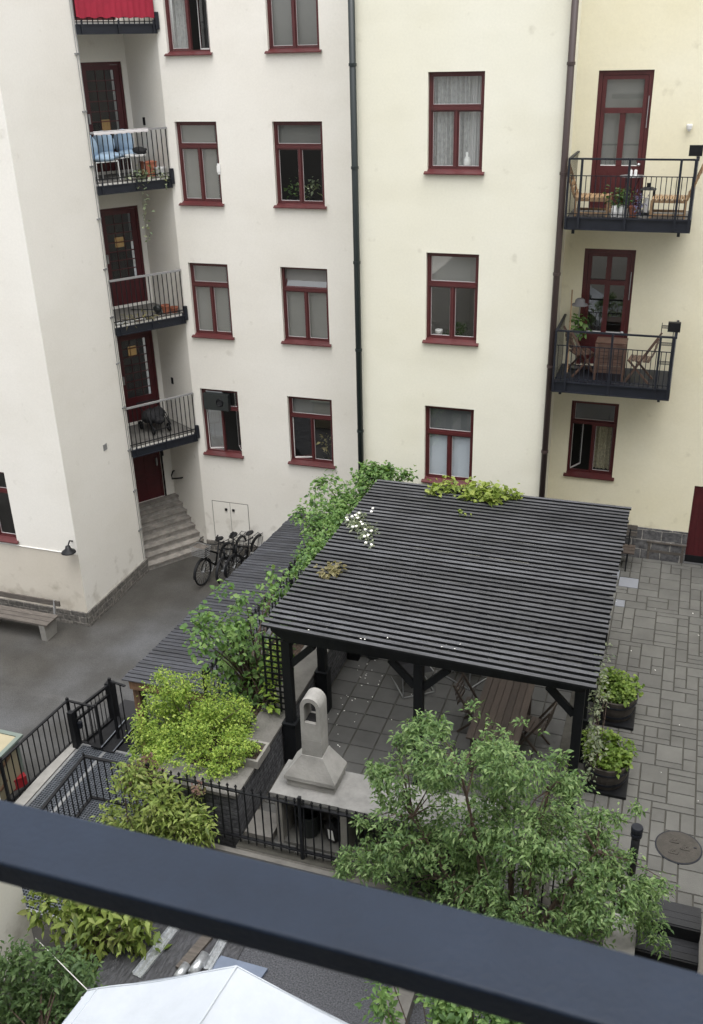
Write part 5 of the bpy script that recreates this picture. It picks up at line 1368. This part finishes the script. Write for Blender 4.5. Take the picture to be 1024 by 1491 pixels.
# folded pushchair
pc = empty('pushchair', 'black folded pushchair on the lowest left balcony', 'pushchair')
def PQ(a, b, z_): return FR(.98+a*1.3, .66+b*1.3, f0+z_*1.3)
for a_, b_ in ((-.2, .22), (.2, .22), (-.16, -.22), (.16, -.22)):
    m_ = MB(); m_.ring(PQ(a_, b_, .10), .085, .025, tuple(ru), 18, 6); m_.tube([PQ(a_-.03, b_, .10), PQ(a_+.03, b_, .10)], .03, 8); m_.build('wheel', M['black'], pc, True)
m_ = MB()
for a_ in (-.18, .18): m_.tube([PQ(a_, .25, .12), PQ(a_, -.1, .35), PQ(a_, -.28, .16)], .014, 6); m_.tube([PQ(a_, -.2, .18), PQ(a_, .1, .40), PQ(a_, .36, .48)], .014, 6)
m_.tube([PQ(-.18, .36, .48), PQ(.18, .36, .48)], .016, 6); m_.tube([PQ(-.16, -.28, .12), PQ(.16, -.28, .12)], .014, 6); m_.build('frame', M['black'], pc)
m_ = MB(); m_.blob(PQ(0, .05, .30), .26, .34, .17, 6, 16, 10, .3); m_.blob(PQ(0, -.16, .26), .16, .12, .10, 9, 14, 9, .2); m_.build('seat', M['blacktex'], pc, True); settle(pc)

# ------------------------------------------------------------------ things on the two steel balconies
def teak_chair(label):
    r = empty('lounge_chair', label, 'chair', 'teak lounge chairs on the upper right balcony')
    s = MB()
    for k in range(7): s.box(-.29, .29, -.30+k*.085, -.30+k*.085+.07, .30, .325)
    s.box(-.29, -.24, -.3, .3, .26, .2995); s.box(.24, .29, -.3, .3, .26, .2995); s.build('seat', M['teak'], r)
    b = MB()
    for k in range(6): b.bar((-.28, -.31-k*.035, .36+k*.085), (.28, -.31-k*.035, .36+k*.085), .018, .065)
    for x in (-.24, .24): b.bar((x, -.30, .30), (x, -.50, .86), .03, .035, (0, 1, 0))
    b.build('backrest', M['teak'], r)
    for x in (-.265, .265):
        for y in (-.28, .28): MB().box(x-.025, x+.025, y-.02, y+.02, 0, .2595).build('leg', M['teak'], r)
        MB().box(x-.02, x+.02, -.255, .255, .03, .07).build('runner', M['teak'], r)
    MB().box(-.235, .235, .262, .29, .03, .07).build('runner', M['teak'], r)
    return r
tc1 = teak_chair('honey coloured teak lounge chair at the left end of the upper right balcony'); tc1.location = (-1.72, 18.42, BF1+.002); tc1.rotation_euler = (0, 0, R(-90))
c = copy_tree(tc1); c['label'] = 'honey coloured teak lounge chair at the right end of the upper right balcony'; c.location = (-.42, 18.42, BF1+.002); c.rotation_euler = (0, 0, R(90))
gt_ = empty('bistro_table', 'round glass bistro table by the upper right balcony door', 'table')
MB().lathe((-1.10, 18.75, BF1+.62), [(0, 0), (.22, 0), (.22, .012), (0, .012)], 26).build('table_top', M['galv'], gt_)
for t in (.5, 2.6, 4.7): MB().tube([(-1.1+.17*math.cos(t), 18.75+.17*math.sin(t), BF1), (-1.1+.03*math.cos(t), 18.75+.03*math.sin(t), BF1+.35), (-1.1+.15*math.cos(t), 18.75+.15*math.sin(t), BF1+.618)], .008, 6).build('leg', M['steel'], gt_)
settle(gt_)
for x, lb in ((-1.13, 'left white candle on the glass bistro table'), (-1.05, 'right white candle on the glass bistro table')):
    m_ = MB(); m_.lathe((x, 18.72, BF1+.633), [(.028, 0), (.028, .10), (.004, .10), (.004, .115)], 12); tag(m_.build('candle', M['white_pot']), lb, 'candle', 'candles on the bistro table')
plant('potted_plant', 'green plant in a white pot on the upper right balcony', 'plant', [((-1.28, 18.2, BF1+.32), (.19, .15, .14), 1), ((-1.2, 18.2, BF1+.36), (.14, .12, .12), .6)], 130, .075, .55, 2, 21, M['leaf_dark'], gap=-2)
m_ = MB(); m_.box(-1.36, -1.12, 18.12, 18.28, BF1+.002, BF1+.20)
for x in (-1.30, -1.18): m_.lathe((x, 18.115, BF1+.1), [(.04, -.08), (.055, 0), (.04, .08)], 10)
tag(m_.build('flower_pot', M['white_pot']), 'white ribbed flower pot on the upper right balcony', 'pot')
plant('lavender', 'purple lavender on the upper right balcony', 'plant', [((-.93, 18.22, BF1+.22), (.10, .09, .16), 1)], 70, .07, .3, 2, 22, M['leaf_lav'], gap=-2)
fpot((-1.0, 18.25, BF1+.002), .06, .08, .18, M['terracotta'], 'brown pot beside the purple lavender')
ln = empty('lantern', 'black lantern with a white candle, upper right balcony', 'lantern')
lx, ly = -.80, 18.62
m_ = MB()
for x in (-.10, .10):
    for y in (-.10, .10): m_.box(lx+x-.012, lx+x+.012, ly+y-.012, ly+y+.012, BF1+.03, BF1+.42)
m_.box(lx-.12, lx+.12, ly-.12, ly+.12, BF1+.002, BF1+.03)
m_.add([(lx-.14, ly-.14, BF1+.42), (lx+.14, ly-.14, BF1+.42), (lx+.14, ly+.14, BF1+.42), (lx-.14, ly+.14, BF1+.42), (lx-.06, ly-.06, BF1+.46), (lx+.06, ly-.06, BF1+.46), (lx+.06, ly+.06, BF1+.46), (lx-.06, ly+.06, BF1+.46)], BF)
m_.box(lx-.03, lx+.03, ly-.02, ly+.02, BF1+.461, BF1+.53)
m_.build('case', M['black'], ln); MB().lathe((lx, ly, BF1+.031), [(.04, 0), (.04, .24), (.004, .24), (.004, .26)], 12).build('candle', M['white_pot'], ln); settle(ln)
def heater(z, label):
    r = empty('panel_on_post', label, 'panel', None)
    x, y = -.035, 18.35
    MB().box(x-.02, x+.025, y-.02, y+.02, z-.1, z+1.18).build('post', M['galv'], r)
    MB().bar((x-.04, y-.07, z+1.02), (x-.04, y-.07, z+1.19), .22, .10, (0, 1, 0)).build('panel', M['black'], r)
    settle(r)
heater(BF1, 'black square panel on a grey post, upper right balcony'); heater(BF2, 'black square panel on a grey post, lower right balcony')
bt = empty('balcony_table', 'red brown slatted drop leaf table on the lower right balcony', 'table')
X0_, X1_ = -1.45, -.88; yt = 18.5
m_ = MB()
for k in range(5): m_.box(X0_, X1_, yt-.18+k*.085, yt-.18+k*.085+.075, BF2+.70, BF2+.72)
m_.build('table_top', M['brownwood'], bt)
m_ = MB()
for k in range(8): z_ = BF2+.14+k*.07; m_.box(X0_+.02, X1_-.02, yt-.215, yt-.198, z_, z_+.062)
m_.build('drop_leaf', M['brownwood'], bt)
for x in (X0_+.03, X1_-.03):
    for y in (yt-.235, yt+.2): MB().box(x-.025, x+.025, y-.017, y+.017, BF2+.002, BF2+.70).build('leg', M['brownwood'], bt)
settle(bt)
m_ = MB(); m_.tube([(-1.93, 18.25, BF2+.03), (-2.02, 18.9, BF2+1.55)], .014, 6); o = empty('broom', 'broom leaning in the corner of the lower right balcony', 'broom')
m_.build('handle', M['teak'], o); m_ = MB(); m_.bar((-1.98, 18.2, BF2+.06), (-1.86, 18.24, BF2+.06), .05, .10); m_.build('brush', M['blacktex'], o); settle(o)
ps = empty('plant_stand', 'slim plant stand with a climbing plant, lower right balcony', 'plant stand')
m_ = MB(); m_.tube([(-1.86, 18.95, BF2), (-1.86, 18.95, BF2+1.30)], .010, 6); m_.lathe((-1.86, 18.95, BF2+.01), [(.10, 0), (.02, .02)], 14); m_.lathe((-1.86, 18.95, BF2+.62), [(.02, 0), (.09, .02), (.10, .12), (.08, .12)], 14); m_.build('stand', M['galv'], ps); settle(ps)
plant('climbing_plant', 'small climbing plant on the slim stand, lower right balcony', 'plant', [((-1.84, 18.93, BF2+.92), (.15, .12, .14), 1), ((-1.86, 18.95, BF2+.72), (.10, .10, .12), .6)], 60, .10, .7, 2, 31, M['leaf_lilac'], gap=-2)
m_ = MB(); m_.lathe((-1.86, 18.95, BF2+1.26), [(.16, -.01), (.15, .01), (.10, .015), (.09, .09), (.06, .12), (.001, .11)], 20)
tag(m_.build('hat', M['greyfelt'], None, True), 'grey felt hat on top of the slim plant stand', 'hat')
wr_ = empty('wire_rack', 'wire shelf rack at the right end of the lower right balcony', 'rack')
m_ = MB()
for x in (-.30, -.08):
    for y in (18.75, 18.95): m_.tube([(x, y, BF2), (x, y, BF2+1.0)], .007, 5)
m_.build('uprights', M['black'], wr_)
for z_ in (.25, .62, .95):
    m_ = MB(); m_.tube([(-.3, 18.75, BF2+z_), (-.08, 18.75, BF2+z_), (-.08, 18.95, BF2+z_), (-.3, 18.95, BF2+z_), (-.3, 18.75, BF2+z_)], .006, 5)
    for y in (18.80, 18.85, 18.9): m_.tube([(-.3, y, BF2+z_), (-.08, y, BF2+z_)], .004, 4)
    m_.build('shelf', M['black'], wr_)
settle(wr_)
# wall lamp on the tower corner
q = at_y(100, 803, YA-.22)
wl = empty('wall_lamp', 'black cone wall lamp on the corner of the white tower', 'lamp')
MB().lathe((q[0], q[1], q[2]), [(.16, -.02), (.15, .0), (.07, .06), (.05, .13), (.001, .14)], 18).build('shade', M['black'], wl, True)
MB().tube([(q[0], q[1], q[2]+.12), (q[0]-.02, YA-.1, q[2]+.2), (q[0]-.02, YA-.002, q[2]+.14)], .018, 6).build('arm', M['black'], wl); settle(wl)

# ------------------------------------------------------------------ trees, shrubs and climbers
YT = 8.75
T = [(690, 1080, 42), (640, 1105, 52), (588, 1140, 48), (750, 1108, 56), (700, 1160, 85), (600, 1200, 68), (560, 1238, 46), (680, 1240, 92), (780, 1200, 82), (835, 1245, 78), (760, 1300, 92), (865, 1300, 68),
     (915, 1285, 42), (610, 1280, 52), (525, 1262, 26), (850, 1355, 48), (700, 1330, 60), (940, 1340, 34), (950, 1300, 22)]
sprays = [(600, 1062, 16), (588, 1080, 18), (690, 1048, 20), (770, 1062, 22), (555, 1128, 22), (640, 1060, 18), (898, 1192, 11), (925, 1178, 10), (505, 1240, 15), (545, 1112, 12), (955, 1375, 18), (868, 1218, 18), (830, 1140, 24), (620, 1050, 14), (500, 1270, 14)]
bl_ = [pblob(x, y, r_*.92, Y=YT+random.uniform(-.35, .35), depth=1.0) for x, y, r_ in T] + [pblob(x, y, r_*.85, Y=YT+random.uniform(-.2, .2), w=r_**2*1.5) for x, y, r_ in sprays]
rg = random.Random(12)
for x, y, r_ in T:
    for k in range(2):
        a = rg.uniform(-.2, math.pi+.2); rr = r_*rg.uniform(1.02, 1.22)
        bl_.append(pblob(x+rr*math.cos(a), y-rr*math.sin(a), rg.uniform(9, 14), Y=YT+rg.uniform(-.3, .3), w=190))
tree = empty('tree', 'green leafy multi-stemmed tree in front of the iron fence', 'tree')
tb_ = at_y(738, 1430, 8.3)
lo, P = leaf_mesh('foliage', bl_, 5600, .066, .38, 6, 41, M['leaf_tree'], tree, droop=.7, gap=.10, gfreq=2.6, spread=1.1, shell=2.6, jit=.8)
trunk = MB(); rg = random.Random(4); base = Vector((tb_[0], 8.35, GL))
crown_c = Vector(at_y(720, 1230, YT))
mains = []
for k in range(5):
    t = Vector(at_y((600, 670, 735, 800, 870)[k], (1190, 1120, 1110, 1150, 1240)[k], YT+rg.uniform(-.25, .25)))
    b0_ = base+Vector((rg.uniform(-.12, .12), rg.uniform(-.1, .1), 0)); mid = b0_.lerp(t, .55); mid.x = b0_.x*.6+t.x*.4; mid.z += .25
    pts = [b0_*(1-s)**2+mid*2*s*(1-s)+t*s*s for s in [i/8 for i in range(9)]]
    trunk.tube(pts, [.055*(1-.8*i/8) for i in range(9)], 7); mains.append(pts)
trunk.build('trunk', M['bark'], tree)
br = MB()
for k in range(130):
    t = Vector(P[rg.randrange(len(P))]); m_ = min((p for pts in mains for p in pts[3:]), key=lambda p: (p-t).length+rg.random()*.35)
    mid = m_.lerp(t, .5)+Vector((0, 0, .08)); br.tube([m_, mid, t], [.014, .008, .003], 4)
br.build('limb', M['bark'], tree); settle(tree)

def shrub(name, label, pb, n, size, asp, per, seed, lm, basepx=None, **kw):
    bl2 = [pblob(x, y, r_, Y=Yv, X=Xv, depth=kw.pop('depth', .9) if False else .9) for x, y, r_, Yv, Xv in pb]
    return plant(name, label, 'plant' if name not in ('shrub',) else 'shrub', bl2, n, size, asp, per, seed, lm, base=basepx, **kw)
# lime green bush in the planter
YL_ = 10.2
pb = [(x, y, r_, YL_+dy, None) for x, y, r_, dy in ((240, 1008, 34, .1), (292, 1030, 52, .15), (338, 1050, 36, .2), (235, 1058, 42, 0), (285, 1085, 54, 0), (338, 1088, 30, .1), (224, 1108, 34, -.1), (305, 1126, 26, -.2), (207, 1058, 18, 0), (268, 1120, 34, -.2), (238, 985, 13, 0), (355, 1100, 16, .1), (350, 1030, 18, .1), (260, 1000, 22, 0), (245, 1130, 30, -.5), (290, 1115, 34, -.4), (330, 1118, 24, -.3), (210, 1085, 26, 0), (310, 1075, 40, .1), (262, 1058, 46, 0), (240, 1112, 28, -.75), (290, 1122, 30, -.8), (328, 1108, 22, -.7), (262, 1138, 16, -.8), (315, 1132, 14, -.8), (348, 1082, 26, -.4), (335, 1106, 22, -.5), (368, 1086, 9, -.3), (300, 1060, 40, -.3), (250, 1085, 40, -.3))]
shrub('shrub', 'bright lime green bush at the front of the stone planter', pb, 9000, .043, .55, 4, 51, M['leaf_lime'], (-6.05, 10.15, PT-.1), nst=24, gap=.04, gfreq=4.2, droop=.2, shell=2.8)
# yellowish bush lower left
pb = [(x, y, r_, 8.75, None) for x, y, r_ in ((185, 1150, 26), (225, 1165, 38), (265, 1195, 36), (200, 1195, 40), (160, 1190, 18), (290, 1215, 18), (240, 1215, 30), (190, 1128, 20), (215, 1215, 26), (300, 1200, 12))]
shrub('shrub', 'yellow green bush with broad leaves in front of the planter', pb, 640, .10, .36, 5, 52, M['leaf_yellow'], (-6.3, 8.6, GL), nst=22, gap=.06, droop=.5)
pb = [(x, y, r_, 9.0, None) for x, y, r_ in ((200, 1120, 16), (190, 1140, 14), (225, 1128, 12), (215, 1105, 9), (290, 1150, 10))]
plant('flowering_shrub', 'purplish seed heads rising between the lime bush and the yellow bush', 'shrub', [pblob(x, y, r_, Y=9.0) for x, y, r_, _, _ in pb], 160, .05, .5, 4, 53, leafmat('plum_leaf', [(.10, .05, .05), (.16, .09, .07), (.14, .15, .06)]), base=(-6.4, 8.8, GL), nst=14, r0=.008, gap=-2)
# broad-leaved bush under the hand rail
pb = [(x, y, r_, 7.75, None) for x, y, r_ in ((75, 1318, 26), (110, 1320, 28), (140, 1345, 34), (180, 1350, 34), (205, 1370, 22), (165, 1390, 28), (90, 1345, 20), (60, 1300, 14), (120, 1375, 26), (150, 1315, 30), (200, 1335, 24))]
shrub('shrub', 'bush with large drooping yellow green leaves at lower left', pb, 260, .15, .42, 5, 54, M['leaf_yellow'], (-6.6, 7.6, GL), nst=24, gap=-.1, droop=.9)
pb = [(x, y, r_, 6.6, None) for x, y, r_ in ((15, 1400, 28), (50, 1395, 26), (90, 1410, 30), (30, 1445, 42), (85, 1450, 44), (120, 1435, 26), (20, 1490, 46), (75, 1495, 44), (110, 1470, 24), (130, 1410, 14))]
shrub('shrub', 'dark green bush in the bottom left corner beside the tent', pb, 900, .085, .42, 5, 55, M['leaf_dark'], (-6.4, 6.2, GL), nst=20, gap=-.05, droop=.3)
pb = [(x, y, r_, 5.9, None) for x, y, r_ in ((640, 1450, 30), (690, 1465, 34), (740, 1480, 34), (545, 1450, 22), (560, 1480, 16), (660, 1490, 36), (720, 1500, 40), (790, 1490, 30), (560, 1428, 16))]
shrub('shrub', 'low green shrub at the bottom edge beside the dark kerb', pb, 520, .075, .5, 4, 56, M['leaf_lilac'], (-.9, 5.6, GL), nst=16, gap=-.05)
# lilac and climbers along the planter
XP = -5.85
pb = [(x, y, r_, None, XP) for x, y, r_ in ((335, 868, 24), (300, 905, 28), (345, 905, 34), (378, 880, 30), (290, 930, 24), (335, 945, 30), (360, 935, 32), (385, 920, 18), (415, 855, 28), (395, 840, 18), (318, 925, 24), (272, 938, 12))]
shrub('lilac', 'leafy lilac with heart shaped leaves leaning over the shed roof', pb, 330, .082, .75, 4, 61, M['leaf_lilac'], (-5.85, 11.6, PT-.1), nst=26, gap=.16, droop=.7, r0=.018)
pb = [(x, y, r_, Yv, None) for x, y, r_, Yv in ((350, 985, 26, 11.3), (320, 975, 22, 11.2), (375, 965, 24, 11.6), (370, 1000, 22, 11.2), (395, 985, 14, 11.3), (340, 960, 24, 11.5))]
shrub('lilac', 'darker lilac stems with big leaves left of the corner pergola post', pb, 120, .105, .75, 3, 62, M['leaf_lilac'], (-5.6, 11.3, PT-.1), nst=16, gap=-.1, droop=.8, r0=.014)
pb = [(x, y, r_, Yv, None) for x, y, r_, Yv in ((440, 830, 26, 13.2), (455, 800, 28, 13.7), (475, 785, 26, 14.2), (455, 765, 24, 14.8), (480, 750, 28, 15.2), (495, 765, 20, 14.8), (430, 845, 18, 13.0), (440, 750, 16, 15.4), (470, 810, 20, 13.6))]
shrub('climber', 'dense green climber along the left edge of the pergola roof', pb, 780, .070, .7, 4, 63, M['leaf_lilac'], (-5.4, 13.8, PT-.1), nst=18, gap=.03, droop=.5)
pb = [(x, y, r_, Yv, None) for x, y, r_, Yv in ((500, 730, 28, 16.2), (520, 710, 26, 16.8), (545, 695, 24, 17.0), (565, 685, 24, 17.2), (585, 682, 18, 17.2), (575, 665, 11, 17.2), (470, 705, 14, 16.8), (485, 695, 12, 16.8), (455, 725, 14, 16.4), (540, 680, 14, 17.2), (595, 690, 11, 17.2))]
shrub('lilac', 'tall shrub behind the far left corner of the pergola', pb, 520, .088, .75, 4, 64, M['leaf_lilac'], (-5.4, 16.6, PT-.1), nst=22, gap=.12, droop=.5)
# ground plants in the planter bed
plant('ground_cover', 'low dark plants and ivy growing in the planter bed', 'ground cover', [((-5.75, y, PT+.05), (.35, .6, .16), 1) for y in (11.0, 12.2, 13.4, 14.6)], 330, .09, .7, 3, 65, M['leaf_dark'], gap=-.1)['kind'] = 'stuff'
plant('ivy', 'yellow green ivy climbing the trellis by the corner post', 'plant', [((-5.25, 10.95+.1*k, PT+.2+.25*k), (.14, .10, .16), 1) for k in range(4)], 70, .085, .75, 3, 66, M['leaf_lime'], base=(-5.3, 11.0, PT-.08), nst=8, r0=.006, gap=-2)
# white rambler, dry clump and golden hop on the pergola roof
rose = empty('rambling_rose', 'white flowering rose sprawling on the left side of the pergola roof', 'plant')
rb_ = [pblob(x, y, r_, Z=PZ+.05, depth=.9, flat=.35) for x, y, r_ in ((520, 765, 16), (530, 778, 12), (512, 758, 10), (538, 790, 8), (542, 772, 9), (524, 750, 8))]
lo, P = leaf_mesh('foliage', rb_, 170, .045, .6, 3, 71, M['leaf_grey'], rose, gap=-2)
stems('stem', (c_bl[0]+.2, 14.2, PZ), [P[i] for i in range(0, 160, 9)], .006, M['stemgreen'], rose, 3)
fl = MB(); rg = random.Random(8)
for x, y in ((513, 752), (523, 747), (518, 750), (506, 757), (525, 760), (519, 766), (532, 771), (514, 767), (543, 740), (541, 745), (541, 773), (531, 781), (533, 790), (541, 793), (536, 779), (528, 763), (505, 754), (521, 754)):
    p_ = at_z(x, y, PZ+.11); fl.blob(tuple(p_), .026, .026, .018, rg.random()*9, 8, 5, .3)
fl.build('flowers', M['petal'], rose); settle(rose)
plant('dry_clump', 'dry brownish leaf clump lying on the pergola slats', 'dried plant', [pblob(480, 832, 15, Z=PZ+.04, flat=.2), pblob(490, 826, 10, Z=PZ+.05, flat=.3)], 46, .10, .6, 2, 72, M['leaf_dry'], gap=-2)
plant('golden_hop', 'golden yellow hop vine over the back edge of the pergola roof', 'plant', [pblob(x, y, r_, Z=PZ+.07, depth=.8, flat=.55) for x, y, r_ in ((645, 708, 14), (660, 712, 12), (690, 712, 16), (705, 722, 16), (720, 728, 13), (685, 722, 12), (735, 720, 12), (752, 719, 9), (630, 714, 8), (715, 716, 14))], 330, .10, .9, 2, 73, M['leaf_hop'], base=(-2.9, 15.9, 1.8), nst=10, r0=.008, gap=-2, droop=.4)
plant('golden_hop', 'tiny golden hop sprig alone on the pergola slats', 'plant', [pblob(674, 749, 6, Z=PZ+.03, flat=.3)], 8, .07, .9, 2, 74, M['leaf_hop'], gap=-2)
# barrel plants and the climber on the right posts
for (c, sd, lb, px) in ((BA, 81, 'bright green bedding plants filling the farther half barrel', ((898, 995, 34), (912, 1000, 24), (885, 985, 26), (893, 1005, 22))), (BBp, 82, 'bright green bedding plants filling the nearer half barrel', ((885, 1085, 34), (900, 1090, 24), (870, 1078, 28), (885, 1100, 24)))):
    plant('bedding_plants', lb, 'plant', [((c[0]+dx, c[1]+dy, .52+dz), (.22, .22, .12), 1) for dx, dy, dz in ((-.1, -.08, .02), (.12, -.08, 0), (.0, .12, .05), (-.14, .12, .1), (.16, .1, .03), (0, -.02, .08))], 640, .058, .95, 2, sd, M['leaf_pot'], gap=-.1, shell=3.2, droop=.15)
plant('climber', 'thin climber winding up the right side of the pergola', 'plant', [((-.47, 11.35+.05*k, .5+.24*k), (.09, .09, .15), 1) for k in range(8)]+[((-.42, 12.9, .75), (.12, .14, .16), 1.5), ((-.40, 11.6, .8), (.12, .12, .2), 1.5), ((-.44, 13.0, 1.4), (.06, .08, .3), .7)], 190, .055, .6, 3, 83, M['leaf_grey'], base=(-.45, 11.9, .35), nst=12, r0=.006, gap=-2)
# fallen petals and crumbs on patio and roof
lt = MB(); rg = random.Random(5)
for i in range(80):
    u_ = rg.random()
    if u_ < .62: x, y, z = -4.72+abs(rg.gauss(0, .28))+(rg.random()<.15)*rg.random()*2, rg.uniform(10.9, 14.6), .006
    elif u_ < .8: x, y, z = rg.uniform(-.6, 1.6), rg.uniform(10, 18), .006
    elif u_ < .9: x, y, z = rg.uniform(-5.4, -4.3), rg.uniform(9.1, 9.3), .006
    else: x, y, z = rg.uniform(-4.8, -2), c_fl[1]+.05+rg.choice((0, 1, 2))*.128, PZ+.003
    s = rg.uniform(.010, .022); a = rg.random()*6.28
    lt.add([(x+s*math.cos(a+k*1.57)*(1 if k % 2 else .5), y+s*math.sin(a+k*1.57)*(1 if k % 2 else .5), z+rg.uniform(0, .004)) for k in range(4)], [(0, 1, 2, 3)])
o = lt.build('fallen_petals', M['petal']); tag(o, 'scattered pale petals on the patio and roof', 'petals', kind='stuff')

# ------------------------------------------------------------------ balcony railing in the foreground
rl = empty('balcony_railing', 'dark blue grey balcony handrail crossing the foreground', 'railing')
ZR = 9.25
n0, n1 = at_z(500, 1279, ZR), at_z(500, 1386, ZR)
y1, y0 = n0[1], n1[1]; th_ = ZR-at_y(500, 1420, y0)[2]
def rrect(y0, y1, z0, z1, r, n=4):
    pts = []
    for cy, cz, a0 in ((y1-r, z1-r, 0), (y0+r, z1-r, 90), (y0+r, z0+r, 180), (y1-r, z0+r, 270)):
        for i in range(n+1): a = R(a0+90*i/n); pts.append((cy+r*math.cos(a), cz+r*math.sin(a)))
    return pts
pr = rrect(y0, y1, ZR-th_, ZR, .004); n = len(pr)
mb = MB(); xs = [-1.7+2.8*i/64 for i in range(65)]
for x in xs: dz = -(.016 if x > -.17 else .007)*(1-math.exp(-((x+.17)/.35)**2)); mb.v += [(x, p[0], p[1]+dz) for p in pr]
mb.f = [(i*n+j, i*n+(j+1) % n, (i+1)*n+(j+1) % n, (i+1)*n+j) for i in range(64) for j in range(n)]+[tuple(range(n-1, -1, -1)), tuple(64*n+j for j in range(n))]; mb.mi = [0]*len(mb.f)
M['railpaint'] = mat('slate_blue_rail_paint', (.016, .026, .047), .5, spec=.35, var=.22, vscale=5, bump=.10, bscale=140)
mb.build('handrail', M['railpaint'], rl)
for x in (-1.66, 1.06): MB().box(x-.02, x+.02, y0+.005, y1-.005, 8.3, ZR-th_-.014).build('post', M['steel'], rl)
settle(rl)

# ------------------------------------------------------------------ light, sky, camera
w = bpy.data.worlds.new('World'); SC.world = w; w.use_nodes = True
nt = w.node_tree; bgn = nt.nodes['Background']
sky = nt.nodes.new('ShaderNodeTexSky'); sky.sky_type = 'NISHITA'; sky.sun_disc = False
SUN_EL, SUN_AZ = 76, 150
sky.sun_elevation = R(SUN_EL); sky.sun_rotation = R(SUN_AZ); sky.air_density = 1.0; sky.dust_density = 4.0; sky.ozone_density = 1.0
hs = nt.nodes.new('ShaderNodeHueSaturation'); hs.inputs['Saturation'].default_value = .22
nt.links.new(sky.outputs[0], hs.inputs['Color']); nt.links.new(hs.outputs[0], bgn.inputs['Color'])
bgn.inputs['Strength'].default_value = 0.15
sd = bpy.data.lights.new('sun', 'SUN'); sd.energy = 1.0; sd.angle = R(75); sd.color = (1, .98, .95)
so = bpy.data.objects.new('sun', sd); COL.objects.link(so)
az = R(SUN_AZ); el = R(SUN_EL)
dirv = Vector((math.sin(az)*math.cos(el), math.cos(az)*math.cos(el), math.sin(el)))
so.rotation_euler = dirv.to_track_quat('Z', 'Y').to_euler(); so.location = (0, 5, 30)
cam = bpy.data.cameras.new('camera'); co = bpy.data.objects.new('camera', cam); COL.objects.link(co)
from mathutils import Matrix
m4 = Matrix(((_rt[0], _up[0], -_fw[0], 0), (_rt[1], _up[1], -_fw[1], 0), (_rt[2], _up[2], -_fw[2], CAM_H), (0, 0, 0, 1)))
co.matrix_world = m4
cam.sensor_fit = 'VERTICAL'; cam.sensor_height = 36.0; cam.lens = F_PX/PH*36.0
cam.clip_start = .05; cam.clip_end = 500
cam.dof.use_dof = True; cam.dof.focus_distance = 17.0; cam.dof.aperture_fstop = 9.0
SC.camera = co
SC.view_settings.view_transform = 'Standard'; SC.view_settings.look = 'None'; SC.view_settings.gamma = 1; SC.view_settings.exposure = 1.27
